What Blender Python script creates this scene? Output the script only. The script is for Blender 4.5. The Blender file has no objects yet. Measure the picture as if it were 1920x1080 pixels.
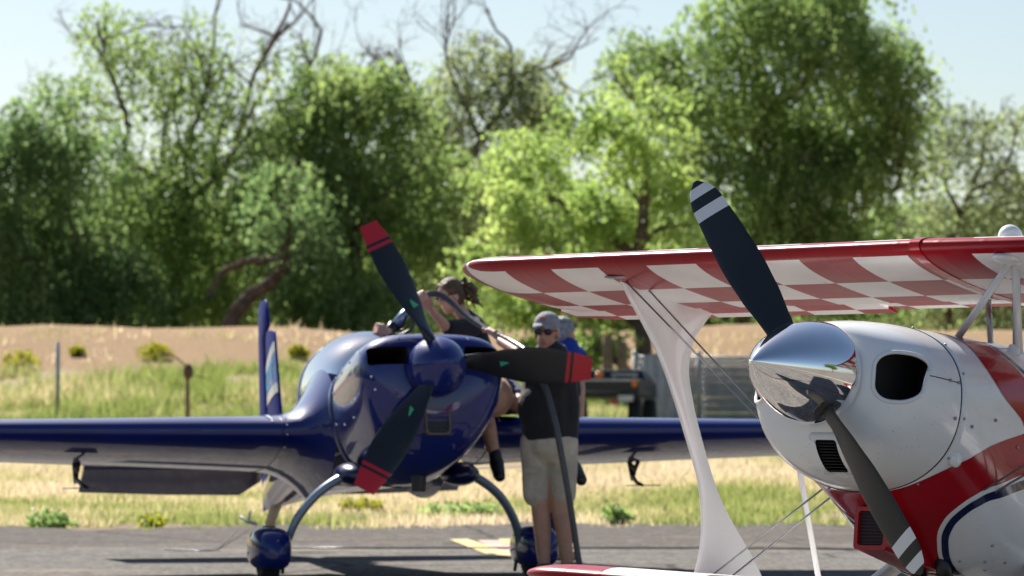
import bpy, math, random
import numpy as np
from mathutils import Vector, Matrix

# ------------------------------------------------------------------ camera, sky, sun, exposure
S = bpy.context.scene
COL = S.collection
R = math.radians
F_PX, CAM_Z, HOR = 7000.0, 1.1, 775.0            # focal length in 1920-wide pixels, eye height, horizon row

cam_d = bpy.data.cameras.new('camera')
cam = bpy.data.objects.new('camera', cam_d); COL.objects.link(cam)
cam.location = (0, 0, CAM_Z)
cam.rotation_euler = (R(90) + math.atan((HOR - 540) / F_PX), 0, 0)
cam_d.sensor_width = 36.0
cam_d.lens = F_PX / 1920 * 36
cam_d.clip_start = 0.5; cam_d.clip_end = 4000
cam_d.dof.use_dof = True
cam_d.dof.focus_distance = 14.6
cam_d.dof.aperture_fstop = 5.6
S.camera = cam

SUN_V = Vector((0.70, -1.35, -1.42)).normalized()   # direction the light travels
sun_el = math.asin(-SUN_V.z)
sun_az = math.atan2(-SUN_V.x, -SUN_V.y)             # clockwise from +Y
W = bpy.data.worlds.new('World'); S.world = W; W.use_nodes = True
wn = W.node_tree; wn.nodes.clear()
wo = wn.nodes.new('ShaderNodeOutputWorld'); wb = wn.nodes.new('ShaderNodeBackground')
sk = wn.nodes.new('ShaderNodeTexSky'); sk.sky_type = 'NISHITA'; sk.sun_disc = False
sk.sun_elevation = sun_el; sk.sun_rotation = sun_az
sk.altitude = 200; sk.air_density = 1.0; sk.dust_density = 0.9; sk.ozone_density = 1.2
wb.inputs['Strength'].default_value = 0.054
wn.links.new(sk.outputs[0], wb.inputs['Color']); wn.links.new(wb.outputs[0], wo.inputs['Surface'])

sd = bpy.data.lights.new('sun', 'SUN'); sun = bpy.data.objects.new('sun', sd); COL.objects.link(sun)
sd.energy = 4.6; sd.angle = R(0.53); sd.color = (1.0, 0.95, 0.87)
sun.rotation_euler = SUN_V.to_track_quat('-Z', 'Y').to_euler()
sun.location = (-20, 60, 40)

S.view_settings.view_transform = 'Standard'; S.view_settings.look = 'None'
S.view_settings.gamma = 1.0; S.view_settings.use_curve_mapping = False
S.view_settings.exposure = 1.0
S.render.engine = 'CYCLES'
S.cycles.max_bounces = 8; S.cycles.transparent_max_bounces = 12

RNG = np.random.default_rng(7)
random.seed(7)

# ------------------------------------------------------------------ helpers
def P(px, py, d):
    """world point seen at photo pixel (px, py) at distance d"""
    return Vector(((px - 960) * d / F_PX, d, CAM_Z + (HOR - py) * d / F_PX))

def lerp(a, b, t): return a + (b - a) * t

class MB:
    def __init__(s): s.v = []; s.f = []; s.m = []; s.mi = 0
    def add(s, vs, fs):
        o = len(s.v); s.v.extend([tuple(p) for p in vs])
        s.f.extend([tuple(i + o for i in f) for f in fs]); s.m.extend([s.mi] * len(fs)); return s
    def box(s, c, d, rot=None):
        c = Vector(c); hx, hy, hz = d[0] / 2, d[1] / 2, d[2] / 2
        vs = [Vector((x, y, z)) for x in (-hx, hx) for y in (-hy, hy) for z in (-hz, hz)]
        if rot is not None: vs = [rot @ p for p in vs]
        return s.add([p + c for p in vs], [(0, 1, 3, 2), (4, 6, 7, 5), (0, 4, 5, 1), (2, 3, 7, 6), (0, 2, 6, 4), (1, 5, 7, 3)])
    def loft(s, rings, cap0=True, cap1=True, closed=True):
        n = len(rings[0]); vs = [p for r in rings for p in r]; fs = []
        for i in range(len(rings) - 1):
            for j in range(n if closed else n - 1):
                k = (j + 1) % n
                fs.append((i * n + j, i * n + k, (i + 1) * n + k, (i + 1) * n + j))
        if cap0: fs.append(tuple(range(n - 1, -1, -1)))
        if cap1: fs.append(tuple(range((len(rings) - 1) * n, len(rings) * n)))
        return s.add(vs, fs)
    def tube(s, pts, rad, n=8, flat=1.0, cap=True, side=None):
        pts = [Vector(p) for p in pts]
        if not hasattr(rad, '__len__'): rad = [rad] * len(pts)
        rings = []; u = None
        for i, p in enumerate(pts):
            t = (pts[min(i + 1, len(pts) - 1)] - pts[max(i - 1, 0)])
            if t.length < 1e-9: t = Vector((0, 0, 1))
            t.normalize()
            if u is None:
                ref = Vector(side) if side is not None else (Vector((0, 0, 1)) if abs(t.z) < .9 else Vector((1, 0, 0)))
                u = (ref - t * ref.dot(t)).normalized()
            else:
                u = (u - t * u.dot(t)).normalized()
            w = t.cross(u)
            rings.append([p + (u * math.cos(2 * math.pi * j / n) + w * (math.sin(2 * math.pi * j / n) * flat)) * rad[i] for j in range(n)])
        return s.loft(rings, cap, cap)
    def revolve(s, prof, axis='x', n=32, cap0=False, cap1=False):
        rings = []
        for (a, r) in prof:
            ring = []
            for j in range(n):
                t = 2 * math.pi * j / n; c, q = r * math.cos(t), r * math.sin(t)
                ring.append((a, c, q) if axis == 'x' else ((q, a, c) if axis == 'y' else (c, q, a)))
            rings.append(ring)
        return s.loft(rings, cap0, cap1)
    def ball(s, c, r, n=10, m=7, rot=None):
        c = Vector(c); r = (r, r, r) if not hasattr(r, '__len__') else r
        rings = []
        for i in range(1, m):
            a = math.pi * i / m
            ring = [Vector((r[0] * math.sin(a) * math.cos(2 * math.pi * j / n), r[1] * math.sin(a) * math.sin(2 * math.pi * j / n), -r[2] * math.cos(a))) for j in range(n)]
            rings.append(ring)
        vs = [p for q in rings for p in q] + [Vector((0, 0, -r[2])), Vector((0, 0, r[2]))]
        if rot is not None: vs = [rot @ p for p in vs]
        fs = []
        for i in range(m - 2):
            for j in range(n):
                k = (j + 1) % n; fs.append((i * n + j, i * n + k, (i + 1) * n + k, (i + 1) * n + j))
        b = (m - 1) * n
        for j in range(n):
            k = (j + 1) % n
            fs.append((b, k, j)); fs.append((b + 1, (m - 2) * n + j, (m - 2) * n + k))
        return s.add([p + c for p in vs], fs)
    def cap(s, p0, r0, p1, r1, n=12):
        """tapered capsule, closed"""
        p0, p1 = Vector(p0), Vector(p1); t = p1 - p0
        if t.length < 1e-6: return s.ball(p0, max(r0, r1))
        t.normalize(); ref = Vector((0, 0, 1)) if abs(t.z) < .9 else Vector((1, 0, 0))
        u = (ref - t * ref.dot(t)).normalized(); w = t.cross(u)
        rings = []
        for a in (-80, -50, -20):
            rings.append((p0 + t * (r0 * math.sin(R(a))), r0 * math.cos(R(a))))
        rings += [(p0, r0), (p1, r1)]
        for a in (20, 50, 80):
            rings.append((p1 + t * (r1 * math.sin(R(a))), r1 * math.cos(R(a))))
        return s.loft([[c + (u * math.cos(2 * math.pi * j / n) + w * math.sin(2 * math.pi * j / n)) * r for j in range(n)] for c, r in rings])
    def chain(s, pts, rad):
        for i in range(len(pts) - 1): s.cap(pts[i], rad[i], pts[i + 1], rad[i + 1])
        return s
    def build(s, name, mat, parent=None, smooth=True, angle=None, mw=None):
        me = bpy.data.meshes.new(name); me.from_pydata(s.v, [], s.f)
        mats = mat if isinstance(mat, (list, tuple)) else [mat]
        for m in mats: me.materials.append(m)
        if len(mats) > 1: me.polygons.foreach_set('material_index', s.m)
        me.polygons.foreach_set('use_smooth', [smooth] * len(me.polygons))
        if smooth and angle: me.set_sharp_from_angle(angle=R(angle))
        me.update()
        o = bpy.data.objects.new(name, me); COL.objects.link(o)
        if parent is not None: o.parent = parent
        if mw is not None: o.matrix_local = mw
        return o

def tag(o, label=None, cat=None, group=None, kind=None):
    if label: o['label'] = label
    if cat: o['category'] = cat
    if group: o['group'] = group
    if kind: o['kind'] = kind
    return o
def empty(name, loc, rz=0):
    o = bpy.data.objects.new(name, None); COL.objects.link(o)
    o.location = loc; o.rotation_euler = (0, 0, rz); o.empty_display_size = .2
    return o
def fix_normals(o):
    import bmesh
    bm = bmesh.new(); bm.from_mesh(o.data); bmesh.ops.recalc_face_normals(bm, faces=bm.faces); bm.to_mesh(o.data); bm.free(); return o
def bevel(o, w=.01, seg=2):
    m = o.modifiers.new('bevel', 'BEVEL'); m.width = w; m.segments = seg; m.limit_method = 'ANGLE'; return o
def spline(pts, n):
    """Catmull-Rom resample"""
    pts = [Vector(p) for p in pts]; out = []
    q = [pts[0] * 2 - pts[1]] + pts + [pts[-1] * 2 - pts[-2]]
    seg = len(pts) - 1
    for i in range(n):
        t = i / (n - 1) * seg; k = min(int(t), seg - 1); t -= k
        a, b, c, d = q[k:k + 4]
        out.append(0.5 * ((2 * b) + (c - a) * t + (2 * a - 5 * b + 4 * c - d) * t * t + (3 * b - a - 3 * c + d) * t ** 3))
    return out

# ------------------------------------------------------------------ materials
MATS = {}
def N(nt, typ, **kw):
    n = nt.nodes.new(typ)
    for k, v in kw.items(): setattr(n, k, v)
    return n
def mat(name, col, rough=.5, metal=0, coat=0, spec=.5, var=0, vscale=4, bump=0, bscale=40, trans=0, coords='Object', spots=None, sheen=0, vcol=None, rvar=0):
    m = bpy.data.materials.new(name); m.use_nodes = True; nt = m.node_tree; b = nt.nodes['Principled BSDF']
    b.inputs['Base Color'].default_value = (*col, 1); b.inputs['Roughness'].default_value = rough
    b.inputs['Metallic'].default_value = metal; b.inputs['Coat Weight'].default_value = coat; b.inputs['Coat Roughness'].default_value = .04
    b.inputs['Specular IOR Level'].default_value = spec; b.inputs['Transmission Weight'].default_value = trans
    if sheen: b.inputs['Sheen Weight'].default_value = sheen
    tc = N(nt, 'ShaderNodeTexCoord')
    last = None
    if var:
        n = N(nt, 'ShaderNodeTexNoise'); n.inputs['Scale'].default_value = vscale; n.inputs['Detail'].default_value = 6; n.inputs['Roughness'].default_value = .62
        nt.links.new(tc.outputs[coords], n.inputs['Vector'])
        mx = N(nt, 'ShaderNodeMix', data_type='RGBA')
        c2 = vcol or tuple(max(0, c * (1 - var)) for c in col); c1 = tuple(min(1, c * (1 + var * .6)) for c in col)
        mx.inputs['A'].default_value = (*c1, 1); mx.inputs['B'].default_value = (*c2, 1)
        mr = N(nt, 'ShaderNodeMapRange'); mr.inputs['From Min'].default_value = .35; mr.inputs['From Max'].default_value = .65
        nt.links.new(n.outputs['Fac'], mr.inputs['Value']); nt.links.new(mr.outputs[0], mx.inputs['Factor'])
        nt.links.new(mx.outputs['Result'], b.inputs['Base Color']); last = mx.outputs['Result']
        if rvar:
            mr2 = N(nt, 'ShaderNodeMapRange'); mr2.inputs['To Min'].default_value = rough; mr2.inputs['To Max'].default_value = rough + rvar
            nt.links.new(n.outputs['Fac'], mr2.inputs['Value']); nt.links.new(mr2.outputs[0], b.inputs['Roughness'])
    if spots:
        vo = N(nt, 'ShaderNodeTexVoronoi'); vo.inputs['Scale'].default_value = spots[0]; nt.links.new(tc.outputs[coords], vo.inputs['Vector'])
        lt = N(nt, 'ShaderNodeMath', operation='LESS_THAN'); lt.inputs[1].default_value = spots[1]; nt.links.new(vo.outputs['Distance'], lt.inputs[0])
        wn_ = N(nt, 'ShaderNodeTexNoise'); wn_.inputs['Scale'].default_value = spots[0] * .2; nt.links.new(tc.outputs[coords], wn_.inputs['Vector'])
        gt = N(nt, 'ShaderNodeMath', operation='GREATER_THAN'); gt.inputs[1].default_value = .56; nt.links.new(wn_.outputs['Fac'], gt.inputs[0])
        mu = N(nt, 'ShaderNodeMath', operation='MULTIPLY'); nt.links.new(lt.outputs[0], mu.inputs[0]); nt.links.new(gt.outputs[0], mu.inputs[1])
        mx2 = N(nt, 'ShaderNodeMix', data_type='RGBA'); nt.links.new(mu.outputs[0], mx2.inputs['Factor'])
        if last is not None: nt.links.new(last, mx2.inputs['A'])
        else: mx2.inputs['A'].default_value = (*col, 1)
        mx2.inputs['B'].default_value = (*spots[2], 1); nt.links.new(mx2.outputs['Result'], b.inputs['Base Color'])
    if bump:
        n2 = N(nt, 'ShaderNodeTexNoise'); n2.inputs['Scale'].default_value = bscale; n2.inputs['Detail'].default_value = 5
        nt.links.new(tc.outputs[coords], n2.inputs['Vector'])
        bp = N(nt, 'ShaderNodeBump'); bp.inputs['Strength'].default_value = bump; bp.inputs['Distance'].default_value = .02
        nt.links.new(n2.outputs['Fac'], bp.inputs['Height']); nt.links.new(bp.outputs[0], b.inputs['Normal'])
    MATS[name] = m; return m

M_blue = mat('blue_paint', (.004, .014, .145), .45, coat=1.0, spec=.15, var=.12, vscale=3)
M_navy = mat('dark_blue_paint', (.005, .009, .06), .25, coat=.4, var=.15, vscale=5)
M_black = mat('black_satin', (.012, .012, .014), .38, var=.3, vscale=12)
M_blackhole = mat('black_inside', (.004, .004, .004), .8)
M_white = mat('white_paint', (.86, .86, .86), .22, coat=.5, var=.04, vscale=2.5, rvar=.08, spots=(55, .11, (.45, .43, .40)))
M_whitep = mat('plain_white_paint', (.78, .78, .78), .25, coat=.5, var=.05, vscale=3)
M_red = mat('red_paint', (.40, .005, .012), .2, coat=.4, spec=.4, var=.1, vscale=3)
M_navystripe = mat('navy_stripe_paint', (.008, .012, .06), .2, coat=.7, var=.1)
M_chrome = mat('polished_metal', (.92, .92, .93), .045, metal=1, var=.03, vscale=9, bump=.01, bscale=14)
M_steel = mat('grey_steel', (.35, .36, .38), .35, metal=.8, var=.2, vscale=10)
M_galv = mat('galvanised_steel', (.42, .43, .44), .5, metal=.6, var=.25, vscale=6)
M_legblue = mat('blue_grey_gear_paint', (.22, .28, .36), .3, metal=.3, coat=.4, var=.12, vscale=8)
M_rubber = mat('tyre_rubber', (.018, .018, .018), .8, var=.3, vscale=10, bump=.2)
M_blade = None
M_skin = mat('skin', (.52, .27, .18), .5, var=.12, vscale=14, bump=.05, bscale=60)
M_skin2 = mat('skin_fair', (.58, .33, .23), .5, var=.1, vscale=14, bump=.05, bscale=60)
M_blackcloth = mat('black_cotton', (.014, .014, .017), .9, var=.3, vscale=9, bump=.5, bscale=16, sheen=.1)
M_khaki = mat('khaki_cotton', (.54, .47, .37), .9, var=.2, vscale=8, bump=1.0, bscale=9)
M_navycloth = mat('navy_cotton', (.02, .028, .075), .9, var=.2, vscale=9, bump=.5, bscale=16)
M_bluecloth = mat('royal_blue_cotton', (.015, .05, .33), .85, var=.15, vscale=9, bump=.5, bscale=14)
M_greycloth = mat('grey_cotton', (.30, .30, .33), .9, var=.15, vscale=14, bump=.3, bscale=60)
M_hair = mat('brown_hair', (.13, .075, .035), .55, var=.5, vscale=30, bump=.9, bscale=70)
M_greyhair = mat('grey_hair', (.36, .35, .34), .6, var=.4, vscale=30, bump=.9, bscale=70)
M_lens = mat('dark_lens', (.008, .008, .009), .08, coat=.5)
M_hose = mat('hose_rubber', (.06, .06, .065), .28, var=.2, vscale=12, bump=.1, bscale=50)
M_bark = mat('bark', (.13, .085, .06), .9, var=.5, vscale=3, bump=1, bscale=9)
M_deadbark = mat('dead_bark', (.17, .115, .09), .9, var=.45, vscale=3, bump=1, bscale=9)
M_yellow = mat('yellow_marking_paint', (.62, .46, .12), .8, var=.35, vscale=3, vcol=(.40, .34, .22))
M_pinkmark = mat('faded_red_marking_paint', (.50, .33, .27), .85, var=.3, vscale=2.5, vcol=(.36, .30, .26))
M_orange = mat('orange_plastic', (.75, .20, .02), .35)
M_redlens = mat('red_plastic', (.5, .02, .015), .3)
M_plate = mat('number_plate_white', (.6, .6, .58), .5, var=.1)
M_wood = mat('old_timber', (.30, .20, .11), .9, var=.4, vscale=5, bump=.5)
M_tarp = mat('grey_tarp', (.50, .50, .50), .7, var=.25, vscale=3, bump=.5, bscale=6)
M_slat = mat('grey_slat', (.40, .40, .40), .75, var=.25, vscale=4)
M_cyan = mat('cyan_print', (.02, .42, .75), .4)
M_lightblue = mat('light_blue_print', (.12, .22, .55), .3, coat=.4)
M_green = mat('green_sticker', (.05, .45, .26), .5)

M_finblue = mat('satin_blue_paint', (.004, .013, .19), .5, coat=0, spec=.12, var=.12, vscale=3)

# ------------------------------------------------------------------ terrain
def sstep(a, b, t):
    t = np.clip((t - a) / (b - a), 0, 1); return t * t * (3 - 2 * t)
def ground_z(x, y):
    x = np.asarray(x, float); y = np.asarray(y, float)
    z = np.clip(y - 38, 0, 44) * .019
    z = z + 1.15 * sstep(80, 97, y) + 1.55 * sstep(94, 107, y)
    z = z + .10 * np.sin(x * .35 + y * .11) * sstep(60, 95, y) + .07 * np.sin(x * .9 + 1.3) * sstep(90, 104, y)
    return z
def gz(x, y): return float(ground_z(x, y))

def ground_material():
    m = bpy.data.materials.new('dry_grass_and_dirt'); m.use_nodes = True; nt = m.node_tree; b = nt.nodes['Principled BSDF']
    b.inputs['Roughness'].default_value = .95; b.inputs['Specular IOR Level'].default_value = .15
    tc = N(nt, 'ShaderNodeTexCoord'); L = nt.links
    mp = N(nt, 'ShaderNodeMapping'); mp.inputs['Scale'].default_value = (1, .45, 1); L.new(tc.outputs['Object'], mp.inputs['Vector'])
    n1 = N(nt, 'ShaderNodeTexNoise'); n1.inputs['Scale'].default_value = .55; n1.inputs['Detail'].default_value = 9; n1.inputs['Roughness'].default_value = .68; L.new(mp.outputs[0], n1.inputs['Vector'])
    n2 = N(nt, 'ShaderNodeTexNoise'); n2.inputs['Scale'].default_value = 9; n2.inputs['Detail'].default_value = 8; n2.inputs['Roughness'].default_value = .75; L.new(tc.outputs['Object'], n2.inputs['Vector'])
    r1 = N(nt, 'ShaderNodeValToRGB'); e = r1.color_ramp.elements
    e[0].position = .36; e[0].color = (.50, .41, .29, 1); e[1].position = .66; e[1].color = (.19, .22, .06, 1)
    x = e.new(.47); x.color = (.47, .39, .25, 1); x = e.new(.58); x.color = (.35, .325, .16, 1)
    L.new(n1.outputs['Fac'], r1.inputs[0])
    r2 = N(nt, 'ShaderNodeValToRGB'); e = r2.color_ramp.elements
    e[0].position = .3; e[0].color = (.45, .42, .38, 1); e[1].position = .72; e[1].color = (1.25, 1.2, 1.1, 1); L.new(n2.outputs['Fac'], r2.inputs[0])
    mu = N(nt, 'ShaderNodeMix', data_type='RGBA', blend_type='MULTIPLY'); mu.inputs['Factor'].default_value = .8
    L.new(r1.outputs[0], mu.inputs['A']); L.new(r2.outputs[0], mu.inputs['B'])
    # bare earth of the bank, and tan open field behind the photographer
    sx = N(nt, 'ShaderNodeSeparateXYZ'); L.new(tc.outputs['Object'], sx.inputs[0])
    ns = N(nt, 'ShaderNodeMath', operation='MULTIPLY_ADD'); L.new(n1.outputs['Fac'], ns.inputs[0]); ns.inputs[1].default_value = 14; L.new(sx.outputs['Y'], ns.inputs[2])
    mr = N(nt, 'ShaderNodeMapRange'); mr.inputs['From Min'].default_value = 101; mr.inputs['From Max'].default_value = 104.5; L.new(ns.outputs[0], mr.inputs['Value'])
    rd = N(nt, 'ShaderNodeValToRGB'); e = rd.color_ramp.elements
    e[0].position = .3; e[0].color = (.26, .165, .09, 1); e[1].position = .7; e[1].color = (.45, .305, .175, 1); L.new(n2.outputs['Fac'], rd.inputs[0])
    mx = N(nt, 'ShaderNodeMix', data_type='RGBA'); L.new(mr.outputs[0], mx.inputs['Factor']); L.new(mu.outputs['Result'], mx.inputs['A']); L.new(rd.outputs[0], mx.inputs['B'])
    vg = N(nt, 'ShaderNodeMath', operation='MULTIPLY_ADD'); L.new(n1.outputs['Fac'], vg.inputs[0]); vg.inputs[1].default_value = -6; L.new(sx.outputs['Y'], vg.inputs[2])
    mv = N(nt, 'ShaderNodeMapRange'); mv.inputs['From Min'].default_value = 35.2; mv.inputs['From Max'].default_value = 36.6; mv.inputs['To Min'].default_value = 1; mv.inputs['To Max'].default_value = 0; L.new(vg.outputs[0], mv.inputs['Value'])
    rv = N(nt, 'ShaderNodeValToRGB'); e = rv.color_ramp.elements
    e[0].position = .3; e[0].color = (.16, .12, .09, 1); e[1].position = .7; e[1].color = (.46, .37, .28, 1); L.new(n2.outputs['Fac'], rv.inputs[0])
    mx5 = N(nt, 'ShaderNodeMix', data_type='RGBA'); L.new(mv.outputs[0], mx5.inputs['Factor']); L.new(mx.outputs['Result'], mx5.inputs['A']); L.new(rv.outputs[0], mx5.inputs['B'])
    L.new(mx5.outputs['Result'], b.inputs['Base Color'])
    bp = N(nt, 'ShaderNodeBump'); bp.inputs['Strength'].default_value = .8; bp.inputs['Distance'].default_value = .08
    L.new(n2.outputs['Fac'], bp.inputs['Height']); L.new(bp.outputs[0], b.inputs['Normal'])
    return m
M_ground = ground_material()

def sheet(name, xs, ys, zf, m, smooth=True):
    X, Y = np.meshgrid(xs, ys); Z = zf(X, Y); nx, ny = len(xs), len(ys)
    v = np.stack([X, Y, Z], -1).reshape(-1, 3)
    i = np.arange(nx * ny).reshape(ny, nx)
    f = np.stack([i[:-1, :-1], i[:-1, 1:], i[1:, 1:], i[1:, :-1]], -1).reshape(-1, 4)
    me = bpy.data.meshes.new(name); me.from_pydata(v.tolist(), [], f.tolist()); me.materials.append(m)
    me.polygons.foreach_set('use_smooth', [smooth] * len(f)); me.update()
    o = bpy.data.objects.new(name, me); COL.objects.link(o); return o
xs = np.unique(np.concatenate([np.linspace(-900, 900, 37), np.linspace(-60, 60, 81)]))
ys = np.unique(np.concatenate([np.linspace(-900, 1800, 55), np.linspace(-60, 130, 191)]))
g = sheet('ground', xs, ys, lambda x, y: ground_z(x, y) - .03, M_ground); tag(g, kind='structure')

# tarmac, with a ragged grassy far edge
def tarmac_material():
    m = bpy.data.materials.new('weathered_asphalt'); m.use_nodes = True; nt = m.node_tree; b = nt.nodes['Principled BSDF']; L = nt.links
    b.inputs['Roughness'].default_value = .95; b.inputs['Specular IOR Level'].default_value = .04
    tc = N(nt, 'ShaderNodeTexCoord')
    n1 = N(nt, 'ShaderNodeTexNoise'); n1.inputs['Scale'].default_value = 22; n1.inputs['Detail'].default_value = 4; n1.inputs['Roughness'].default_value = .8; L.new(tc.outputs['Object'], n1.inputs['Vector'])
    n2 = N(nt, 'ShaderNodeTexNoise'); n2.inputs['Scale'].default_value = .5; n2.inputs['Detail'].default_value = 7; n2.inputs['Roughness'].default_value = .65; L.new(tc.outputs['Object'], n2.inputs['Vector'])
    r = N(nt, 'ShaderNodeValToRGB'); e = r.color_ramp.elements
    e[0].position = .32; e[0].color = (.065, .063, .062, 1); e[1].position = .7; e[1].color = (.33, .315, .30, 1); x = e.new(.5); x.color = (.165, .16, .155, 1)
    L.new(n1.outputs['Fac'], r.inputs[0])
    sx = N(nt, 'ShaderNodeSeparateXYZ'); L.new(tc.outputs['Object'], sx.inputs[0])
    ma = N(nt, 'ShaderNodeMath', operation='MULTIPLY_ADD'); L.new(n2.outputs['Fac'], ma.inputs[0]); ma.inputs[1].default_value = 5; L.new(sx.outputs['Y'], ma.inputs[2])
    mr = N(nt, 'ShaderNodeMapRange'); mr.inputs['From Min'].default_value = 32.6; mr.inputs['From Max'].default_value = 34.2; L.new(ma.outputs[0], mr.inputs['Value'])
    tone = N(nt, 'ShaderNodeMix', data_type='RGBA'); tone.inputs['A'].default_value = (1.0, .99, .97, 1); tone.inputs['B'].default_value = (.78, .74, .71, 1); L.new(mr.outputs[0], tone.inputs['Factor'])
    mu = N(nt, 'ShaderNodeMix', data_type='RGBA', blend_type='MULTIPLY'); mu.inputs['Factor'].default_value = 1; L.new(r.outputs[0], mu.inputs['A']); L.new(tone.outputs['Result'], mu.inputs['B'])
    # blown sandy dust
    mp = N(nt, 'ShaderNodeMapping'); mp.inputs['Scale'].default_value = (.5, 1.3, 1); L.new(tc.outputs['Object'], mp.inputs['Vector'])
    n3 = N(nt, 'ShaderNodeTexNoise'); n3.inputs['Scale'].default_value = .8; n3.inputs['Detail'].default_value = 8; n3.inputs['Roughness'].default_value = .7; L.new(mp.outputs[0], n3.inputs['Vector'])
    mr3 = N(nt, 'ShaderNodeMapRange'); mr3.inputs['From Min'].default_value = .55; mr3.inputs['From Max'].default_value = .72; mr3.inputs['To Max'].default_value = .75; L.new(n3.outputs['Fac'], mr3.inputs['Value'])
    mx = N(nt, 'ShaderNodeMix', data_type='RGBA'); L.new(mr3.outputs[0], mx.inputs['Factor']); L.new(mu.outputs['Result'], mx.inputs['A']); mx.inputs['B'].default_value = (.36, .28, .21, 1)
    mpa = N(nt, 'ShaderNodeMapping'); mpa.inputs['Scale'].default_value = (2.2, .55, 1); L.new(tc.outputs['Object'], mpa.inputs['Vector'])
    n4 = N(nt, 'ShaderNodeTexNoise'); n4.inputs['Scale'].default_value = 3.2; n4.inputs['Detail'].default_value = 8; n4.inputs['Roughness'].default_value = .78; L.new(mpa.outputs[0], n4.inputs['Vector'])
    r4 = N(nt, 'ShaderNodeValToRGB'); e = r4.color_ramp.elements; e[0].position = .3; e[0].color = (.62, .61, .60, 1); e[1].position = .7; e[1].color = (1.32, 1.3, 1.27, 1); L.new(n4.outputs['Fac'], r4.inputs[0])
    m4 = N(nt, 'ShaderNodeMix', data_type='RGBA', blend_type='MULTIPLY'); m4.inputs['Factor'].default_value = 1; L.new(mx.outputs['Result'], m4.inputs['A']); L.new(r4.outputs[0], m4.inputs['B'])
    vo = N(nt, 'ShaderNodeTexVoronoi', feature='DISTANCE_TO_EDGE'); vo.inputs['Scale'].default_value = .33; wv = N(nt, 'ShaderNodeMix', data_type='RGBA'); wv.inputs['Factor'].default_value = .12
    nw = N(nt, 'ShaderNodeTexNoise'); nw.inputs['Scale'].default_value = 1.5; nw.inputs['Detail'].default_value = 5; L.new(tc.outputs['Object'], nw.inputs['Vector']); L.new(tc.outputs['Object'], wv.inputs['A']); L.new(nw.outputs['Color'], wv.inputs['B']); L.new(wv.outputs['Result'], vo.inputs['Vector'])
    lt = N(nt, 'ShaderNodeMapRange'); lt.inputs['From Min'].default_value = .004; lt.inputs['From Max'].default_value = .012; lt.inputs['To Min'].default_value = .75; lt.inputs['To Max'].default_value = 0; L.new(vo.outputs['Distance'], lt.inputs['Value'])
    m5 = N(nt, 'ShaderNodeMix', data_type='RGBA'); L.new(lt.outputs[0], m5.inputs['Factor']); L.new(m4.outputs['Result'], m5.inputs['A']); m5.inputs['B'].default_value = (.05, .045, .04, 1)
    L.new(m5.outputs['Result'], b.inputs['Base Color'])
    bp = N(nt, 'ShaderNodeBump'); bp.inputs['Strength'].default_value = .6; bp.inputs['Distance'].default_value = .01
    L.new(n1.outputs['Fac'], bp.inputs['Height']); L.new(bp.outputs[0], b.inputs['Normal'])
    return m
M_tarmac = tarmac_material()
def edge_y(x):
    return 37.3 + .45 * np.sin(x * .8 + .4) + .35 * np.sin(x * 2.3 + 1) + .25 * np.sin(x * 5.1) + .15 * np.sin(x * 11.3) - 1.0 * np.exp(-((x + 4.4) / 1.3) ** 2)
tx = np.unique(np.concatenate([np.linspace(-140, 140, 57), np.linspace(-9, 9, 181)]))
v = []; f = []
for i, x in enumerate(tx):
    e = float(edge_y(x))
    v += [(x, -38, .0), (x, 24, .0), (x, e - .4, .0), (x, e, -.028)]
    if i:
        a, b_ = (i - 1) * 4, i * 4
        f += [(a + k, b_ + k, b_ + k + 1, a + k + 1) for k in range(3)]
mb = MB(); mb.add(v, f); t = mb.build('tarmac', M_tarmac, smooth=False); tag(t, kind='structure')
# painted marks
def flat_poly(name, pts, z, m):
    mb = MB(); mb.add([(p[0], p[1], z) for p in pts], [tuple(range(len(pts)))]); o = mb.build(name, m, smooth=False); tag(o, kind='structure'); return o
def G(px, py):
    d = CAM_Z * F_PX / (py - HOR); return ((px - 960) * d / F_PX, d)
flat_poly('faded_red_paint_patch', [G(895, 1013), G(1075, 1013), G(1075, 1046), G(945, 1040)], .004, M_pinkmark)
flat_poly('yellow_paint_mark', [G(842, 1012), G(876, 1011), G(962, 1040), G(912, 1040)], .008, M_yellow)
flat_poly('yellow_paint_mark', [G(912, 1037), G(1075, 1043), G(1075, 1052), G(936, 1043)], .012, M_yellow)
flat_poly('yellow_paint_mark', [G(935, 1011), G(965, 1011), G(960, 1021), G(940, 1020)], .008, M_yellow)
# taxiway edge line behind the photographer (mirrored in the spinner)
flat_poly('yellow_taxiway_line', [(4.6, 17.2), (18.0, -21.5), (18.25, -21.4), (4.8, 17.3)], .004, M_yellow)

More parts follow.
